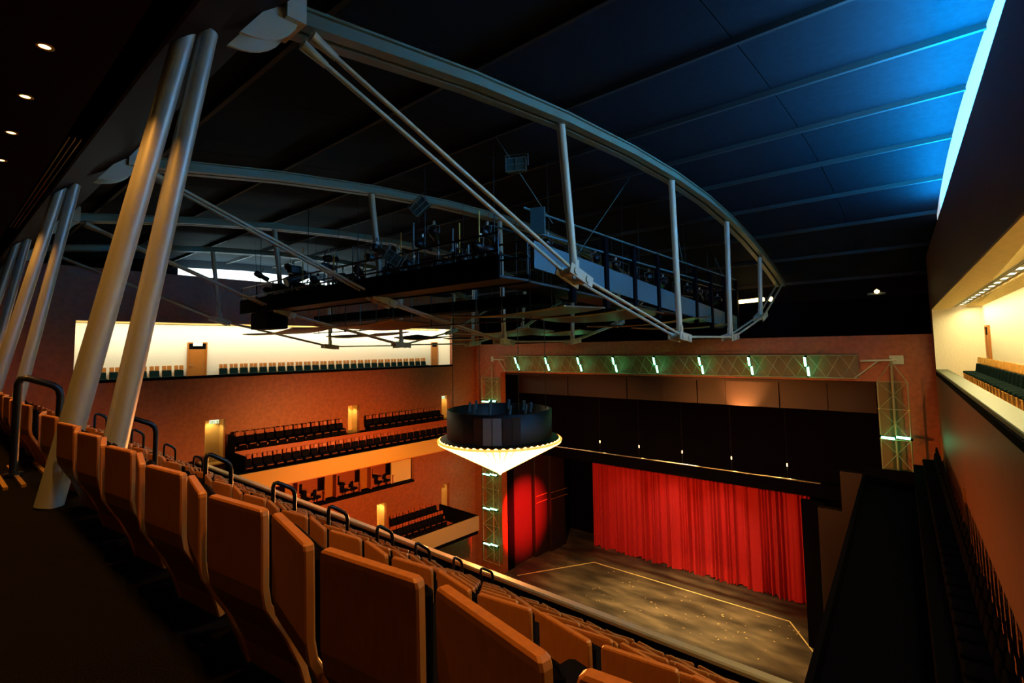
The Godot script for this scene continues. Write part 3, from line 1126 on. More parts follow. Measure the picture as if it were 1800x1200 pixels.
	for x in [-19.65, -16.5, -13.4, -10.26, -7.15]:
		st = st_new()
		tube(st, Vector3(x, 9.83, -33.0), Vector3(x, 15.4, -33.0), 0.008, 6)
		obj("cable", st, M.steel_black, bt)
		var lm := thing("batten_glint_lamp", "tiny warm lamp placed above the batten to make its glint, %s from the far side" % ORD[k], "lamp", Transform3D(Basis(), Vector3(x, 10.55, -33.0)), "lamps over the batten")
		st = st_new()
		tube(st, Vector3(0, -0.05, 0), Vector3(0, 0.12, 0), 0.03, 8)
		obj("bulb", st, M.down, lm)
		spot(Vector3(x, 10.45, -32.9), Vector3(x, 9.78, -33.0), Color(1.0, 0.85, 0.55), 0.7, 65.0, 0.8, 0.03)
		k += 1
	k = 0
	for x in [-24.23, -20.51, -16.78, -13.09, -9.45]:
		var lm := thing("soffit_lamp", "pinpoint lamp under the stage opening's upper edge, %s from the far side" % ORD[k], "lamp", Transform3D(Basis(), Vector3(x, 15.48, -31.5)), "pinpoint lamps of the stage opening")
		st = st_new()
		tube(st, Vector3(0, -0.02, 0), Vector3(0, 0.03, 0), 0.07, 10)
		obj("bulb", st, M.down, lm)
		k += 1

# space-frame truss with fluorescent tubes round the stage opening
func portal_truss():
	var t := thing("portal_truss", "olive green lattice truss around the stage opening", "truss")
	var yb := 15.86
	var yt := 17.02
	var zb := ZF + 0.14
	var zt := ZF + 0.62
	var zr := ZF + 0.14
	var x0 := -26.6
	var x1 := -3.1
	var st := st_new()
	for q in [[yb, zb], [yt, zt], [yt, zr]]:
		tube(st, Vector3(x0, q[0], q[1]), Vector3(x1, q[0], q[1]), 0.035, 8)
	obj("chord", st, M.lattice, t)
	st = st_new()
	var n := 17
	for i in n:
		var a := lerpf(x0, x1, float(i) / n)
		var b := lerpf(x0, x1, float(i + 1) / n)
		var m := (a + b) * 0.5
		for q in [[Vector3(a, yb, zb), Vector3(m, yt, zt)], [Vector3(m, yt, zt), Vector3(b, yb, zb)], [Vector3(a, yt, zt), Vector3(m, yb, zb)], [Vector3(m, yb, zb), Vector3(b, yt, zt)], [Vector3(a, yt, zt), Vector3(a, yt, zr)]]:
			tube(st, q[0], q[1], 0.016, 6)
	var web := obj("lattice", st, M.lattice, t)
	web.set_meta("kind", "stuff")
	st = st_new()
	span(st, Vector3(x0 + 0.2, yb, ZF + 0.02), Vector3(x1, yt + 0.05, ZF + 0.06))
	obj("back_sheet", st, M.backing, t)
	# uprights
	for s in [[-28.72, -27.02, 0.8, 15.3, "far"], [-2.36, -1.22, 10.2, 15.75, "near"]]:
		st = st_new()
		var zz := ZF + 0.45
		for x in [s[0], s[1]]:
			tube(st, Vector3(x, s[2], zz), Vector3(x, s[3], zz), 0.03, 8)
		tube(st, Vector3((s[0] + s[1]) * 0.5, s[2], ZF + 0.12), Vector3((s[0] + s[1]) * 0.5, s[3] + 1.1, ZF + 0.12), 0.05, 8)
		obj("upright", st, M.lattice, t)
		st = st_new()
		var y: float = s[2]
		var step := 1.42
		while y < s[3] - 0.2:
			var y2 := minf(y + step, s[3])
			var c := Vector3((s[0] + s[1]) * 0.5, (y + y2) * 0.5, ZF + 0.12)
			for q in [Vector3(s[0], y, zz), Vector3(s[1], y, zz), Vector3(s[0], y2, zz), Vector3(s[1], y2, zz)]:
				tube(st, q, c, 0.016, 6)
			tube(st, Vector3(s[0], y, zz), Vector3(s[1], y, zz), 0.018, 6)
			y = y2
		tube(st, Vector3(s[0], s[3], zz), Vector3(s[1], s[3], zz), 0.018, 6)
		var cx: float = (s[0] + s[1]) * 0.5
		for q in [s[0], s[1]]:
			tube(st, Vector3(q, s[3], zz), Vector3(cx, s[3] + 0.95, ZF + 0.14), 0.02, 6)
		var w2 := obj("lattice", st, M.lattice, t)
		w2.set_meta("kind", "stuff")
		st = st_new()
		y = s[2]
		while y < s[3] + 0.1:
			for x in [s[0], s[1]]:
				lathe(st, Vector3(x, y, zz), [Vector2(0.001, -0.05), Vector2(0.05, -0.02), Vector2(0.05, 0.02), Vector2(0.001, 0.05)], 8)
			y += step
		var kn := obj("knuckle", st, M.brass, t)
		kn.set_meta("kind", "stuff")
		st = st_new()
		span(st, Vector3(s[0], s[2], ZF + 0.02), Vector3(s[1] + (0.0 if s[4] == "far" else -0.25), s[3], ZF + 0.05))
		obj("back_sheet", st, M.backing, t)
	# corner plates on the wall and arms to them
	for x in [-1.58, -27.85]:
		st = st_new()
		soft_box(st, Vector3(x, 16.78, ZF + 0.05), Vector3(0.55 if x > -5 else 0.3, 0.42, 0.06), 0.01)
		obj("anchor_plate", st, M.truss, t)
		st = st_new()
		tube(st, Vector3(x, 16.78, ZF + 0.16), Vector3(-3.0 if x > -5 else -26.5, 16.72, ZF + 0.16), 0.05, 8)
		tube(st, Vector3(-2.3 if x > -5 else -27.1, 16.72, ZF + 0.16), Vector3(-3.3 if x > -5 else -26.4, 15.86, ZF + 0.16), 0.03, 8)
		obj("arm", st, M.truss, t)
	# fluorescent fittings
	var k := 0
	for x in [-24.89, -22.0, -19.19, -16.44, -13.57, -10.74, -8.01, -5.28]:
		tube_fitting(Vector3(x, yt - 0.06, zt + 0.05), Vector3(x, yb + 0.06, zb + 0.13), Vector3(1, 0, 0), "steep green-white fluorescent fitting over the stage opening, %s from the far side" % ORD[k])
		k += 1
	k = 0
	for y in [13.4, 7.62, 4.95, 2.21]:
		tube_fitting(Vector3(-28.66, y, ZF + 0.52), Vector3(-27.06, y, ZF + 0.52), Vector3(0, 1, 0), "level green-white fluorescent fitting on the far upright, %s from the top" % ORD[k])
		k += 1
	tube_fitting(Vector3(-2.38, 13.18, ZF + 0.52), Vector3(-1.2, 13.12, ZF + 0.52), Vector3(0, 1, 0), "level green-white fluorescent fitting on the near truss upright by the stage corner")

func tube_fitting(a: Vector3, b: Vector3, side: Vector3, label: String):
	var o := thing("fluorescent_fitting", label, "light fitting", Transform3D(), "fluorescent fittings on the portal truss")
	var st := st_new()
	tube(st, a, b, 0.03, 8)
	obj("spine", st, M.black, o)
	var m := (a + b) * 0.5
	var d := (b - a) * 0.46
	for s in [-1.0, 1.0]:
		for q in [[m - d, m - d * 0.06], [m + d * 0.06, m + d]]:
			if (s < 0.0) != (q[0].distance_to(a) < 0.2 * (b - a).length()):
				continue
			st = st_new()
			tube(st, q[0] + side * 0.045 * s + Vector3(0, 0, 0.03), q[1] + side * 0.045 * s + Vector3(0, 0, 0.03), 0.055, 8)
			obj("tube", st, M.tube, o)
	for q in [a, m, b]:
		st = st_new()
		box(st, q, Vector3(0.1, 0.1, 0.1))
		obj("end_cap", st, M.black, o)
	omni(m + Vector3(0, 0, 0.14), Color(0.25, 1.0, 0.58), 0.26, 0.05)

# ---------------------------------------------------------------- roof trusses and columns

func roof_trusses():
	var names := ["nearest bow truss, its polished tie rods crossing in front of the lighting bridge", "second bow truss from the camera, above the chandelier", "third bow truss from the camera, seen behind the lighting bridge", "bow truss farthest from the camera, close to the lit far window strip"]
	var xs := [-6.55, -14.35, -21.6, -28.75]
	for k in 4:
		var x: float = xs[k]
		var t := thing("bow_truss", "grey-green steel " + names[k], "roof truss", Transform3D(Basis(), Vector3(x, 0, 0)), "bow trusses under the roof")
		var zs := [-2.95, -6.5, -9.6, -13.0, -16.14, -19.2, -21.88, -24.5, -26.9, -29.0, -31.0]
		# twin-channel curved top chord
		for s in [-1.0, 1.0]:
			var rings := []
			var st := st_new()
			for z in zs:
				var y: float = roof_y(z) - 0.42
				var c := Vector3(s * 0.13, y, z)
				rings.append([c + Vector3(-0.06, 0.12, 0), c + Vector3(-0.06, -0.12, 0), c + Vector3(0.06, -0.12, 0), c + Vector3(0.06, 0.12, 0)])
			for r in rings:
				r.reverse()
			loft(st, rings, true, true, -1)
			for q in [0.11, -0.11]:
				rings = []
				for z in zs:
					var y: float = roof_y(z) - 0.42 + q
					var c := Vector3(s * 0.15, y, z)
					rings.append([c + Vector3(-0.1, 0.02, 0), c + Vector3(-0.1, -0.02, 0), c + Vector3(0.1, -0.02, 0), c + Vector3(0.1, 0.02, 0)])
				for r in rings:
					r.reverse()
				loft(st, rings, true, true, -1)
			obj("top_chord", st, M.truss_chord, t)
		# posts
		var feet := [Vector3(0, 19.31, -10.04), Vector3(0, 17.9, -16.33), Vector3(0, 17.94, -21.66), Vector3(0, 18.98, -26.5)]
		var tops := [-9.6, -16.14, -21.88, -26.9]
		for i in 4:
			var st := st_new()
			var top := Vector3(0, roof_y(tops[i]) - 0.5, tops[i])
			tube(st, feet[i] + Vector3(0, 0.1, 0), top, 0.095, 14, 0.105)
			obj("post", st, M.truss, t)
			st = st_new()
			for s in [-1.0, 1.0]:
				box(st, feet[i] + Vector3(s * 0.08, 0.22, 0), Vector3(0.02, 0.34, 0.16))
			obj("fork_plate", st, M.truss, t)
		# tie rods in pairs
		var nodes := [Vector3(0, 22.0, -3.3)]
		nodes.append_array(feet)
		nodes.append(Vector3(0, 21.0, -30.9))
		for i in nodes.size() - 1:
			var a: Vector3 = nodes[i]
			var b: Vector3 = nodes[i + 1]
			for s in [-1.0, 1.0]:
				var st := st_new()
				var off := Vector3(s * 0.14, 0, 0)
				tube(st, a + off, b + off, 0.042, 10)
				obj("tie_rod", st, M.truss, t)
				st = st_new()
				var d := (b - a).normalized()
				tube(st, a + off + d * 0.02, a + off + d * 0.42, 0.085, 10, 0.055)
				obj("fork_end", st, M.truss, t)
				st = st_new()
				tube(st, b + off - d * 0.42, b + off - d * 0.02, 0.055, 10, 0.085)
				obj("fork_end", st, M.truss, t)
		# node plates with round pins
		for i in 4:
			var a: Vector3 = nodes[i]
			var b: Vector3 = nodes[i + 1]
			var d: Vector3 = ((nodes[i + 1] - nodes[i]).normalized() + (nodes[i + 2] - nodes[i + 1]).normalized()).normalized()
			var st := st_new()
			for s in [-1.0, 1.0]:
				box(st, b + Vector3(s * 0.2, 0, 0), Vector3(0.035, 0.25, 0.98), Basis(Vector3.RIGHT, atan2(d.y, -d.z)))
			obj("node_plate", st, M.truss, t)
			for q in [-0.26, 0.26]:
				st = st_new()
				tube(st, b + d * q + Vector3(-0.25, 0, 0), b + d * q + Vector3(0.25, 0, 0), 0.1, 16)
				obj("pin", st, M.truss, t)
		# bearing on the girder
		var st := st_new()
		box(st, Vector3(0, 22.25, -3.02), Vector3(0.62, 0.5, 0.26))
		obj("bearing_block", st, M.truss, t)
		for s in [-1.0, 1.0]:
			st = st_new()
			var fan := []
			for q in 9:
				var an := -PI * 0.5 * q / 8.0
				fan.append(Vector2(cos(an) * 0.75, sin(an) * 0.75))
			var ring0 := [Vector3(s * 0.2 - 0.02, 22.15, -2.75)]
			var ring1 := [Vector3(s * 0.2 + 0.02, 22.15, -2.75)]
			for q in fan:
				ring0.append(Vector3(s * 0.2 - 0.02, 22.15 + q.y * 0.8, -2.35 - q.x))
				ring1.append(Vector3(s * 0.2 + 0.02, 22.15 + q.y * 0.8, -2.35 - q.x))
			ring0.reverse()
			ring1.reverse()
			loft(st, [ring0, ring1], true, true, -1)
			obj("bearing_fin", st, M.truss, t)

func columns():
	var xs := [-6.4, -14.5, -22.45, -29.6]
	var pn := ["in the nearest pair", "in the second pair from the camera", "in the third pair from the camera", "in the farthest pair"]
	for k in 4:
		var x: float = xs[k]
		for c in [[-1.78, -0.82, 16.2, "back"], [-2.0, -1.22, 16.2, "front"]]:
			var t := thing("steel_column", "thick silver raking steel column, the %s one %s" % [c[3], pn[k]], "column", Transform3D(Basis(), Vector3(x, 16.2, c[1])), "raking columns of the rear girder")
			var d := Vector3(0, 5.06, c[0] - c[1])
			var st := st_new()
			tube(st, Vector3(0, 0.0, 0), d * 1.03, 0.108, 28, 0.102)
			obj("shaft", st, M.silver, t)

# ---------------------------------------------------------------- lighting bridges

func bridges():
	var st: SurfaceTool
	# bridge A runs across the hall
	var a := thing("lighting_bridge", "black lighting bridge running across the hall, crowded with lanterns", "lighting bridge")
	st = st_new()
	span(st, Vector3(-24.2, 19.4, -10.5), Vector3(-8.3, 19.46, -9.3))
	obj("deck", st, M.grating, a)
	for z in [-9.3, -10.5]:
		st = st_new()
		span(st, Vector3(-24.2 if z < -10 else -24.2, 19.36, z - 0.03), Vector3(-8.3, 19.98 if z > -10 else 19.6, z + 0.03))
		obj("side_panel", st, M.black, a)
		st = st_new()
		for y in [20.1, 20.55]:
			tube(st, Vector3(-24.2, y, z), Vector3(-8.3, y, z), 0.03, 8)
		obj("rail", st, M.steel_black, a)
		for i in 11:
			st = st_new()
			var x := -24.1 + 1.575 * i
			tube(st, Vector3(x, 19.4, z), Vector3(x, 20.55, z), 0.028, 8)
			obj("post", st, M.steel_black, a)
	for x in [-23.6, -19.2, -15.6, -11.9, -9.0]:
		st = st_new()
		tube(st, Vector3(x, 20.5, -9.9), Vector3(x, roof_y(-9.9) - 0.1, -9.9), 0.014, 6)
		obj("hanger", st, M.steel_black, a)
	for i in 16:
		st = st_new()
		var x := -18.6 + 0.63 * i + rng.randf_range(-0.15, 0.15)
		var z := rng.randf_range(-10.45, -9.35)
		var y0 := rng.randf_range(19.5, 20.4)
		tube(st, Vector3(x, y0, z), Vector3(x, y0 + rng.randf_range(0.8, 1.9), z), rng.randf_range(0.018, 0.035), 8)
		obj("boom_pipe", st, M.lamp_grey if i % 3 else M.brass, a)
	st = st_new()
	soft_box(st, Vector3(-22.6, 19.0, -9.9), Vector3(1.7, 0.75, 0.9), 0.03)
	obj("dimmer_box", st, M.black, a)
	# bridge B runs towards the stage
	var b := thing("lighting_bridge", "blue-lit lighting bridge running towards the stage behind the nearest truss", "lighting bridge")
	var xb := -8.55
	st = st_new()
	var r0 := []
	for z in [-10.5, -29.8]:
		var y: float = 19.45 + (z + 10.5) * 0.045
		r0.append([Vector3(xb - 1.2, y, z), Vector3(xb, y, z), Vector3(xb, y + 0.06, z), Vector3(xb - 1.2, y + 0.06, z)])
	loft(st, r0, true, true, -1)
	obj("deck", st, M.grating, b)
	var nb := 9
	for i in nb:
		var za := -11.0 - 2.08 * i
		var zb := za - 1.78
		st = st_new()
		var ya := 20.42 + (za + 13.7) * 0.078
		var yb := 20.42 + (zb + 13.7) * 0.078
		var r := []
		for q in [[za, ya], [zb, yb]]:
			r.append([Vector3(xb + 0.0, q[1] - 0.78, q[0]), Vector3(xb + 0.05, q[1] - 0.78, q[0]), Vector3(xb + 0.05, q[1], q[0]), Vector3(xb, q[1], q[0])])
		loft(st, r, true, true, -1)
		obj("side_panel", st, M.bridge_side, b)
		st = st_new()
		span(st, Vector3(xb - 0.06, 19.0 - 0.1 * i * 0.9, zb - 0.26), Vector3(xb + 0.1, 21.4 - 0.02 * i, zb - 0.04))
		obj("post", st, M.black, b)
	for q in [21.45, 20.85]:
		st = st_new()
		path_tube(st, [Vector3(xb, q + 0.05, -10.6), Vector3(xb, q - 0.05, -18.0), Vector3(xb, q - 0.15, -29.8)], 0.035, 8)
		obj("rail", st, M.bridge_side, b)
	st = st_new()
	for q in [20.4, 21.2]:
		tube(st, Vector3(xb - 1.2, q, -10.6), Vector3(xb - 1.2, q - 0.3, -29.8), 0.03, 8)
	obj("rear_rail", st, M.steel_black, b)
	for q in [[-12.0, -9.9], [-22.0, -22.3], [-27.5, -27.6]]:
		st = st_new()
		tube(st, Vector3(xb, 21.3, q[0]), Vector3(xb - 0.4, roof_y(q[1]), q[1]), 0.014, 6)
		obj("hanger", st, M.bridge_side, b)
	st = st_new()
	tube(st, Vector3(xb + 0.05, 20.5, -13.2), Vector3(xb + 0.4, roof_y(-16.3), -16.3), 0.012, 6)
	obj("stay_wire", st, M.bridge_side, b)
	# lower service bridge behind, nearer the stage
	var c := thing("service_catwalk", "low black service catwalk beyond the lanterns with pipe uprights", "catwalk")
	st = st_new()
	span(st, Vector3(-24.5, 19.05, -13.8), Vector3(-9.8, 19.42, -13.0))
	obj("deck", st, M.black, c)
	for i in 12:
		st = st_new()
		var x := -24.0 + 1.25 * i
		tube(st, Vector3(x, 18.5, -13.0), Vector3(x, 21.0, -13.0), 0.03, 6)
		obj("upright", st, M.lamp_grey if i % 3 == 0 else M.steel_black, c)
	st = st_new()
	for y in [18.55, 20.0, 20.9]:
		tube(st, Vector3(-24.5, y, -13.0), Vector3(-9.8, y, -13.0), 0.025, 6)
	obj("rail", st, M.steel_black, c)
	# lanterns
	var lan := lantern("stage_lantern", M.lamp_body)
	var lan2 := flood("floodlight", M.lamp_grey)
	var i := 0
	for q in 30:
		var x := -23.4 + 0.49 * q + rng.randf_range(-0.12, 0.12)
		var upper := q % 3 == 1
		var t := Transform3D(Basis(Vector3.UP, rng.randf_range(-0.7, 0.7)) * Basis(Vector3.RIGHT, rng.randf_range(-0.6, 0.1)), Vector3(x, (21.0 if upper else 20.25) + rng.randf_range(-0.1, 0.1), -9.9 + (0.3 if q % 2 else -0.5)))
		var lab := "black stage lantern on the cross bridge, %s from the far wall" % ORD[q]
		if i == 0:
			lan.transform = t
			lan.set_meta("label", lab)
		else:
			dup(lan, t, lab)
		i += 1
	i = 0
	for q in 12:
		var z := -12.2 - 1.4 * q
		var t := Transform3D(Basis(Vector3.UP, rng.randf_range(-0.5, 0.9)) * Basis(Vector3.RIGHT, rng.randf_range(-0.5, 0.0)), Vector3(xb - 0.35, 20.75 - 0.07 * q, z))
		dup(lan, t, "small stage lantern on the blue-lit bridge, %s from its camera end" % ORD[q], "lanterns on the blue-lit bridge")
	for q in [[Vector3(-11.3, 21.75, -9.3), 0.7, "tilted grey floodlight with four panes high over the cross bridge"], [Vector3(-12.3, 20.35, -9.1), -0.6, "blue-lit floodlight leaning on the middle of the cross bridge"], [Vector3(-7.9, 22.2, -9.6), 0.0, "small grey floodlight hung under the roof behind the nearest truss post"]]:
		var t := Transform3D(Basis(Vector3.UP, 0.5) * Basis(Vector3.BACK, q[1]), q[0])
		if i == 0:
			lan2.transform = t
			lan2.set_meta("label", q[2])
		else:
			dup(lan2, t, q[2])
		i += 1
	var sp := thing("equipment_panel", "blue-lit perforated panel standing at the corner of the two bridges", "panel", Transform3D(Basis(Vector3.UP, 0.4), Vector3(-8.2, 21.1, -10.8)))
	st = st_new()
	soft_box(st, Vector3.ZERO, Vector3(0.42, 0.75, 0.05), 0.01)
	obj("plate", st, M.bridge_side, sp)
	var mh := thing("followspot", "tall black followspot standing at the far end of the cross bridge", "followspot", Transform3D(Basis(), Vector3(-19.9, 19.46, -9.7)))
	st = st_new()
	tube(st, Vector3(0, 0, 0), Vector3(0, 1.1, 0), 0.06, 8)
	obj("stand", st, M.black, mh)
	st = st_new()
	tube(st, Vector3(0, 0.95, 0.35), Vector3(0, 1.35, -0.45), 0.2, 14)
	obj("barrel", st, M.lamp_body, mh)
	st = st_new()
	soft_box(st, Vector3(0, 1.5, 0.0), Vector3(0.32, 0.32, 0.5), 0.04)
	obj("lamp_house", st, M.lamp_body, mh)
	st = st_new()
	soft_box(st, Vector3(0, 0.12, 0), Vector3(0.6, 0.2, 0.6), 0.03)
	obj("base", st, M.black, mh)

func lantern(called: String, m: Material) -> Node3D:
	var o := thing(called, "", "stage lantern", Transform3D(), "lanterns on the cross bridge")
	var st := st_new()
	loft(st, [circle(Vector3(0, 0, 0.28), Vector3(0, 0, -1), 0.07, 12), circle(Vector3(0, 0, 0.22), Vector3(0, 0, -1), 0.13, 12), circle(Vector3(0, 0, -0.02), Vector3(0, 0, -1), 0.14, 12), circle(Vector3(0, 0, -0.04), Vector3(0, 0, -1), 0.1, 12), circle(Vector3(0, 0, -0.36), Vector3(0, 0, -1), 0.11, 12)], true, true)
	obj("body", st, m, o)
	st = st_new()
	tube(st, Vector3(0, 0, -0.355), Vector3(0, 0, -0.375), 0.09, 12)
	obj("lens", st, M.lens, o)
	st = st_new()
	path_tube(st, [Vector3(-0.17, 0, 0.05), Vector3(-0.17, 0.22, 0.05), Vector3(0, 0.27, 0.05), Vector3(0.17, 0.22, 0.05), Vector3(0.17, 0, 0.05)], 0.014, 6, Vector3.BACK)
	obj("yoke", st, M.lamp_grey, o)
	st = st_new()
	soft_box(st, Vector3(0, 0.32, 0.05), Vector3(0.07, 0.12, 0.07), 0.01)
	obj("clamp", st, M.silver, o)
	return o

func flood(called: String, m: Material) -> Node3D:
	var o := thing(called, "", "floodlight", Transform3D(), "")
	var st := st_new()
	soft_box(st, Vector3(0, 0, 0.12), Vector3(0.52, 0.34, 0.2), 0.04)
	obj("body", st, M.lamp_body, o)
	st = st_new()
	for x in [-0.255, 0.0, 0.255]:
		span(st, Vector3(x - 0.014, -0.17, 0.21), Vector3(x + 0.014, 0.17, 0.245))
	for y in [-0.165, 0.0, 0.165]:
		span(st, Vector3(-0.26, y - 0.012, 0.21), Vector3(0.26, y + 0.012, 0.245))
	obj("frame", st, m, o)
	st = st_new()
	path_tube(st, [Vector3(-0.29, 0, 0.1), Vector3(-0.29, 0.3, 0.1), Vector3(0.29, 0.3, 0.1), Vector3(0.29, 0, 0.1)], 0.015, 6, Vector3.BACK)
	obj("yoke", st, m, o)
	for x in [-0.13, 0.13]:
		for y in [-0.083, 0.083]:
			st = st_new()
			span(st, Vector3(x - 0.11, y - 0.07, 0.215), Vector3(x + 0.11, y + 0.07, 0.225))
			obj("pane", st, M.bridge_side, o)
	return o

# ---------------------------------------------------------------- acoustic canopies

func canopies():
	# [centre, length along x, width along z, tilt about x, tilt about z, grey?, where]
	var list := [
		[Vector3(-25.2, 18.62, -12.0), 5.4, 2.2, 0.05, 0.02, false, "behind the tie rods of the third truss"],
		[Vector3(-18.0, 18.62, -12.2), 5.6, 2.2, -0.04, 0.0, false, "just in front of the bright loggia"],
		[Vector3(-25.2, 18.5, -16.6), 5.0, 2.2, 0.06, 0.0, true, "nearest the far wall"],
		[Vector3(-18.2, 18.44, -20.6), 5.4, 2.2, -0.05, 0.02, true, "over the middle of the bright loggia"],
		[Vector3(-25.0, 18.42, -21.0), 4.4, 2.0, 0.1, -0.03, true, "before the stage end of the bright loggia"],
		[Vector3(-10.9, 18.78, -13.2), 5.4, 2.3, 0.03, 0.0, false, "above the chandelier cables"],
		[Vector3(-10.9, 18.86, -18.0), 5.2, 2.3, -0.05, 0.02, false, "under the blue-lit bridge"],
		[Vector3(-10.6, 18.72, -22.5), 5.4, 2.2, 0.06, 0.03, false, "beside the lowest node of the nearest truss"],
		[Vector3(-18.0, 18.5, -25.0), 5.4, 2.2, -0.04, 0.0, false, "just above the stage wall"],
		[Vector3(-25.0, 18.4, -25.5), 4.6, 2.2, 0.05, 0.0, true, "above the far corner of the stage wall"],
		[Vector3(-10.6, 18.62, -26.8), 5.0, 2.0, 0.03, 0.0, false, "at the stage end of the nearest truss"]]
	for c in list:
		var o := thing("acoustic_canopy", "thin curved acoustic sail panel hanging " + c[6], "canopy panel", Transform3D(Basis(Vector3.RIGHT, c[3]) * Basis(Vector3.BACK, c[4]), c[0]), "acoustic sails under the roof")
		var st := st_new()
		var L: float = c[1]
		var W: float = c[2]
		var rings := []
		for i in 9:
			var u := -0.5 + i / 8.0
			var y := 0.14 * (4.0 * u * u) - 0.07
			rings.append([Vector3(u * L, y - 0.025, W * 0.5), Vector3(u * L, y - 0.025, -W * 0.5), Vector3(u * L, y + 0.025, -W * 0.5), Vector3(u * L, y + 0.025, W * 0.5)])
		loft(st, rings, true, true, -1)
		obj("sail", st, M.canopy_grey if c[5] else M.canopy, o)
		st = st_new()
		var pts := []
		for i in 9:
			var u := -0.5 + i / 8.0
			pts.append(Vector3(u * L, 0.14 * (4.0 * u * u) - 0.07, W * 0.5 + 0.02))
		path_tube(st, pts, 0.03, 6)
		obj("lit_edge_tube", st, M.canopy_lit_edge, o)  # light on the sail edge put into a gold strip
		for q in [Vector2(-0.35, -0.3), Vector2(0.35, -0.3), Vector2(-0.35, 0.3), Vector2(0.35, 0.3)]:
			st = st_new()
			var p := Vector3(q.x * L, 0.02, q.y * W)
			tube(st, p, p + Vector3(0, roof_y(c[0].z) - c[0].y - 0.1, 0), 0.008, 5)
			obj("hanger", st, M.steel_black, o)

# ---------------------------------------------------------------- chandelier

func chandelier():
	var c := Vector3(-15.3, 13.62, -17.0)
	var o := thing("chandelier", "large drum chandelier with a glowing downward cone of glass strands", "chandelier", Transform3D(Basis(), c))
	var st := st_new()
	lathe(st, Vector3.ZERO, [Vector2(2.36, 0.05), Vector2(2.36, 1.28), Vector2(2.3, 1.3), Vector2(2.26, 1.28), Vector2(2.26, 0.05)], 56)
	obj("drum", st, M.drum, o)
	for k in 5:
		st = st_new()
		var a := 0.35 + 0.17 * k
		box(st, Vector3(sin(a) * 2.37, 0.62, cos(a) * 2.37), Vector3(0.37, 1.1, 0.03), Basis(Vector3.UP, a))
		obj("drum_panel", st, M.lamp_grey if k in [1, 2] else M.drum, o)
	st = st_new()
	lathe(st, Vector3.ZERO, [Vector2(0.05, 0.12), Vector2(2.3, 0.1), Vector2(2.66, 0.04), Vector2(2.68, 0.0), Vector2(2.64, -0.03), Vector2(2.3, 0.02), Vector2(0.05, 0.04)], 56)
	obj("rim_plate", st, M.drum, o)
	st = st_new()
	lathe(st, Vector3.ZERO, [Vector2(2.70, -0.07), Vector2(2.76, -0.1), Vector2(2.80, -0.05), Vector2(2.76, -0.01), Vector2(2.70, -0.02), Vector2(2.70, -0.07)], 64)
	obj("rim_glow_ring", st, M.glow_rim, o)  # glowing ring added for the bright rim and light on the drum
	# glowing strands
	st = st_new()
	tube(st, Vector3(2.72, -0.06, 0), Vector3(0.06, -1.56, 0), 0.1, 8, 0.02)
	var sm := mesh_of(st, M.glow_strand)
	for k in 56:
		put("strand", sm, o, Transform3D(Basis(Vector3.UP, TAU * k / 56.0), Vector3.ZERO))
	st = st_new()
	lathe(st, Vector3.ZERO, [Vector2(0.001, -1.66), Vector2(0.07, -1.6), Vector2(0.05, -1.5), Vector2(0.001, -1.48)], 12)
	obj("tip", st, M.glow_tip, o)
	st = st_new()
	lathe(st, Vector3.ZERO, [Vector2(0.02, -1.5), Vector2(2.66, -0.08), Vector2(2.66, -0.03), Vector2(0.02, -0.03)], 40)
	obj("inner_cone", st, M.glow_inner, o)
	# lamps standing in the drum
	for k in 10:
		var a := TAU * k / 10.0
		st = st_new()
		var p := Vector3(cos(a) * 1.5, 1.15, sin(a) * 1.2)
		tube(st, p, p + Vector3(0.12, 0.42, 0.06), 0.06, 8)
		obj("uplight", st, M.lamp_grey, o)
	for p in [Vector3(-2.0, 1.2, -0.8), Vector3(1.9, 1.2, 0.9), Vector3(-0.9, 1.2, 2.0), Vector3(1.2, 1.2, -1.9)]:
		st = st_new()
		tube(st, p, Vector3(p.x, roof_y(c.z + p.z) - c.y - 0.2, p.z), 0.016, 6)
		obj("cable", st, M.steel_black, o)
	spot(c + Vector3(0, -1.75, 0), c + Vector3(0, -6, 0), Color(1.0, 0.58, 0.27), 60.0, 65.0, 0.8, 0.12)
	for k in 6:
		var a := TAU * k / 6.0
		spot(c + Vector3(cos(a) * 2.3, -0.9, sin(a) * 2.3), c + Vector3(cos(a) * 6.0, -2.3, sin(a) * 6.0), Color(1.0, 0.58, 0.27), 215.0, 48.0, 0.9, 0.12)

# ---------------------------------------------------------------- upper balcony

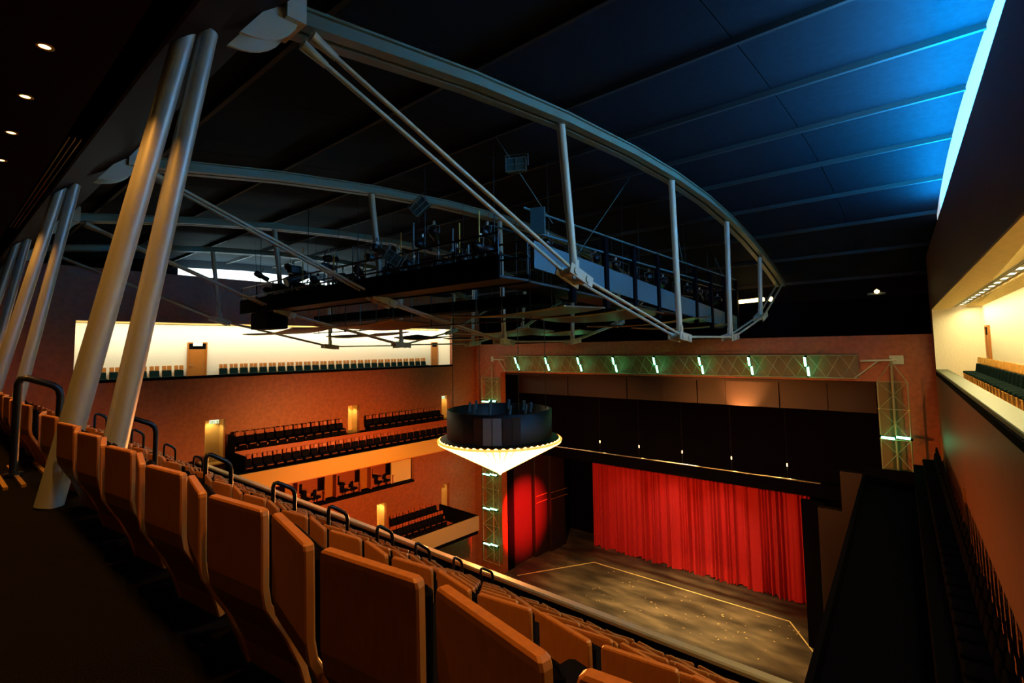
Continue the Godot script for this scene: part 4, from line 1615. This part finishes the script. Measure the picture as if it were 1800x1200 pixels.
func upper_balcony():
	var st := st_new()
	# carpeted back platform and steps for each row
	span(st, Vector3(-31.0, 15.6, -1.45), Vector3(1.6, 16.2, 6.4))
	var tops := [[16.0, -2.48], [15.4, -3.45], [14.81, -4.42], [14.23, -5.39], [13.65, -6.36], [13.07, -7.33], [12.5, -8.3]]
	var zprev := -1.45
	for i in tops.size():
		var y: float = tops[i][0] - 0.8
		var z2: float = tops[i][1] - 0.42 if i < tops.size() - 1 else -9.7
		if i == 0:
			z2 = -2.85
		span(st, Vector3(-31.0, y - 0.7, z2), Vector3(1.4, y, zprev))
		zprev = z2
	var o := obj("floor_balcony", st, M.carpet)
	struct(o, "dark carpeted steps of the upper balcony", "floor")
	# aisle nosings
	for k in 3:
		st = st_new()
		box(st, Vector3(-8.3, 16.215, -0.62 - 0.14 * k - (0.1 if k == 2 else 0.0)), Vector3(1.5, 0.03, 0.04))
		o = obj("step_nosing", st, M.brass)
		tag(o, "pale metal nosing at the head of the aisle steps, %s from the back" % ORD[k], "nosing", "aisle nosings")
	# parapet at the front
	st = st_new()
	span(st, Vector3(-31.0, 10.8, -9.75), Vector3(1.0, 11.8, -9.6))
	span(st, Vector3(-31.0, 10.5, -9.75), Vector3(1.0, 10.9, -1.0))
	o = obj("trim_15", st, M.deep)
	struct(o, "black front parapet of the upper balcony", "balcony front")
	st = st_new()
	soft_box(st, Vector3(-15.0, 11.86, -9.66), Vector3(32.0, 0.12, 0.22), 0.03)
	o = obj("trim_16", st, M.cap)
	struct(o, "pale cap rail along the front of the upper balcony", "rail")
	# seats
	var aisles := [-7.95, -16.4, -24.9]
	var seat0 := shell_seat("plywood_chair", "", "bent plywood seats of the upper balcony", true)
	var n := 0
	var xs := []
	var x := 0.58
	while x > -29.9:
		var clash := false
		for a in aisles:
			if absf(x - a) < 0.62:
				clash = true
		if not clash:
			xs.append(x)
		x -= 0.465
	var rows := [[17.0, -0.86], [16.0, -2.48]]
	var rown := ["back row", "second row"]
	for r in 2:
		var run := 0
		var blk := 0
		for i in xs.size():
			if i > 0 and xs[i - 1] - xs[i] > 0.5:
				run = 0
				blk += 1
			if r == 0 and (absf(xs[i] + 6.4) < 0.24 or absf(xs[i] + 14.5) < 0.24 or absf(xs[i] + 22.45) < 0.24 or absf(xs[i] + 29.6) < 0.3):
				run += 1
				continue
			var yaw := 0.13 if int(round((xs[i] + 0.35) / -0.465)) % 2 == 0 else -0.19
			var t := Transform3D(Basis(Vector3.UP, yaw), Vector3(xs[i], rows[r][0] - 0.8, rows[r][1]))
			var where: String = ["from the near side wall", "past the first aisle", "past the second aisle", "past the third aisle"][blk]
			var lab := "bent plywood seat, %s of the upper balcony, %s %s" % [rown[r], ORD[run], where]
			if n == 0:
				seat0.transform = t
				seat0.set_meta("label", lab)
			else:
				dup(seat0, t, lab)
			n += 1
			run += 1
	var plain := shell_seat("plywood_chair", "", "bent plywood seats of the front rows", false)
	n = 0
	var run2 := 0
	var blk2 := 0
	for r in 3:
		for i in xs.size():
			var yaw := 0.13 if int(round((xs[i] + 0.35) / -0.465)) % 2 == 0 else -0.19
			var t := Transform3D(Basis(Vector3.UP, yaw), Vector3(xs[i], tops[r + 1][0] - 0.8, tops[r + 1][1]))
			if i == 0:
				run2 = 0
				blk2 = 0
			elif xs[i - 1] - xs[i] > 0.5:
				run2 = 0
				blk2 += 1
			var lab: String = "glinting plywood seat edge, %s row, %s %s" % [["third", "fourth", "fifth"][r], ORD[run2], ["from the near side wall", "past the first aisle", "past the second aisle", "past the third aisle"][blk2]]
			run2 += 1
			if n == 0:
				plain.transform = t
				plain.set_meta("label", lab)
			else:
				dup(plain, t, lab)
			plain.set_meta("group", "bent plywood seats of the front rows")
			n += 1
	# the last two rows, only a glint of their tops shows
	var back: MeshInstance3D = plain.get_node("backrest")
	var mm := MultiMesh.new()
	mm.transform_format = MultiMesh.TRANSFORM_3D
	mm.mesh = back.mesh
	mm.instance_count = xs.size() * 2
	for r in 2:
		for i in xs.size():
			var yaw := 0.13 if int(round((xs[i] + 0.35) / -0.465)) % 2 == 0 else -0.19
			mm.set_instance_transform(r * xs.size() + i, Transform3D(Basis(Vector3.UP, yaw), Vector3(xs[i], tops[r + 4][0] - 0.8, tops[r + 4][1])))
	var mi := MultiMeshInstance3D.new()
	mi.name = "front_row_seats"
	mi.multimesh = mm
	add_child(mi)
	tag(mi, "backs of the two frontmost seat rows of the upper balcony", "seats")
	mi.set_meta("kind", "stuff")
	# hoop handrails down the aisles
	var k := 0
	for h in [[17.37, -0.74, 17.21, -1.12], [16.8, -1.75, 16.62, -2.13], [16.15, -2.76, 15.92, -3.11], [15.53, -3.75, 15.32, -4.11], [14.92, -4.72, 14.67, -5.09], [14.31, -5.72, 14.07, -6.07], [13.73, -6.63, 13.45, -7.0], [13.11, -7.67, 12.94, -7.92], [12.61, -8.51, 12.36, -8.91]]:
		hoop(-8.3, h, 0.04 if k == 0 else 0.032, "black tubular hoop handrail in the aisle, %s from the back" % ORD[k])
		k += 1
	k = 0
	for h in [[16.11, -2.96, 15.97, -3.21], [15.6, -3.76, 15.42, -4.03], [15.1, -4.52, 14.9, -4.8], [14.63, -5.27, 14.5, -5.5]]:
		hoop(-16.8, h, 0.03, "thin black hoop handrail in the aisle beyond the nearest columns, %s from the back" % ORD[k])
		k += 1

func hoop(x: float, h: Array, r: float, label: String):
	var o := thing("hoop_handrail", label, "handrail", Transform3D(Basis(), Vector3(x, 0, 0)), "hoop handrails of the aisles")
	var a := Vector3(0, h[0], h[1] + 0.0)
	var b := Vector3(0, h[2], h[3])
	var d := (b - a).normalized()
	var st := st_new()
	var foot := 1.15
	path_tube(st, [a - Vector3(0, foot, 0), a - Vector3(0, 0.1, 0), a - Vector3(0, 0.03, 0) + d * 0.02, a + d * 0.08, b - d * 0.08, b - Vector3(0, 0.03, 0) - d * 0.02, b - Vector3(0, 0.1, 0), b - Vector3(0, foot, 0)], r, 10, Vector3.RIGHT)
	obj("hoop", st, M.steel_black, o)
	st = st_new()
	for p in [a, b]:
		tube(st, p - Vector3(0, foot, 0), p - Vector3(0, foot - 0.03, 0), r * 2.2, 10)
	obj("foot_flange", st, M.steel_black, o)

# ---------------------------------------------------------------- downlights and lamps in the dark

func small_lamps():
	var k := 0
	for x in [-0.8, -2.45, -4.1, -5.75, -7.4, -9.05, -10.7, -12.35, -14.0, -15.65, -17.3, -18.95]:
		var o := thing("downlight", "small round downlight in the brown soffit, %s from the near side" % ORD[k], "downlight", Transform3D(Basis(), Vector3(x, 21.05, -0.72)), "downlights of the brown soffit")
		var st := st_new()
		lathe(st, Vector3.ZERO, [Vector2(0.055, 0.0), Vector2(0.055, -0.012), Vector2(0.085, -0.012), Vector2(0.085, 0.0)], 16)
		obj("trim_ring", st, M.brass, o)
		st = st_new()
		tube(st, Vector3(0, -0.006, 0), Vector3(0, 0.0, 0), 0.054, 14)
		obj("bulb", st, M.down, o)
		spot(Vector3(x, 21.0, -0.72), Vector3(x, 16.0, -0.72), Color(1.0, 0.66, 0.29), 6.5, 50.0, 0.7, 0.05)
		k += 1
	k = 0
	for x in [-0.8, -2.45, -4.1, -5.75, -7.4, -9.05, -10.7, -14.0, -17.3, -20.6]:  # second row added out of view as fill for the seat backs
		var o := thing("downlight", "added fill downlight out of view behind the back seats, %s from the near side" % ORD[k], "downlight", Transform3D(Basis(), Vector3(x, 21.05, 1.9)), "downlights of the brown soffit")
		var st := st_new()
		lathe(st, Vector3.ZERO, [Vector2(0.055, 0.0), Vector2(0.055, -0.012), Vector2(0.085, -0.012), Vector2(0.085, 0.0)], 16)
		obj("trim_ring", st, M.brass, o)
		st = st_new()
		tube(st, Vector3(0, -0.006, 0), Vector3(0, 0.0, 0), 0.054, 14)
		obj("bulb", st, M.down, o)
		spot(Vector3(x, 21.0, 1.9), Vector3(x, 16.0, 1.2), Color(1.0, 0.66, 0.29), 0.22, 48.0, 0.7, 0.05)
		k += 1
	var t := thing("work_lamp", "long warm tube lamp glowing in the void beyond the nearest truss", "lamp", Transform3D(Basis(), Vector3(-8.1, 20.15, -31.2)))
	var st := st_new()
	tube(st, Vector3(-0.75, 0.0, 0), Vector3(0.62, 0.06, 0), 0.11, 12)
	obj("tube", st, M.warm_tube, t)
	st = st_new()
	box(st, Vector3(0, 0.16, -0.05), Vector3(1.5, 0.05, 0.12))
	obj("bracket", st, M.steel_black, t)
	t = thing("work_lamp", "round warm lamp at the end of the long tube lamp in the void", "lamp", Transform3D(Basis(), Vector3(-7.15, 20.2, -31.2)))
	st = st_new()
	lathe(st, Vector3.ZERO, [Vector2(0.001, -0.15), Vector2(0.1, -0.1), Vector2(0.14, 0.0), Vector2(0.1, 0.1), Vector2(0.001, 0.15)], 14)
	obj("bulb", st, M.warm_tube, t)
	t = thing("work_lamp", "small warm lamp in a white fitting in the void near the side wall", "lamp", Transform3D(Basis(), Vector3(-2.25, 20.15, -31.2)))
	st = st_new()
	lathe(st, Vector3(0.03, 0.05, 0.1), [Vector2(0.001, -0.12), Vector2(0.1, -0.06), Vector2(0.12, 0.02), Vector2(0.001, 0.12)], 14)
	obj("bulb", st, M.warm_tube, t)
	st = st_new()
	soft_box(st, Vector3(0, -0.06, 0), Vector3(0.75, 0.12, 0.12), 0.02)
	obj("fitting", st, M.sill, t)
	omni(Vector3(-8.1, 20.1, -30.9), Color(1.0, 0.75, 0.4), 0.6, 0.1)
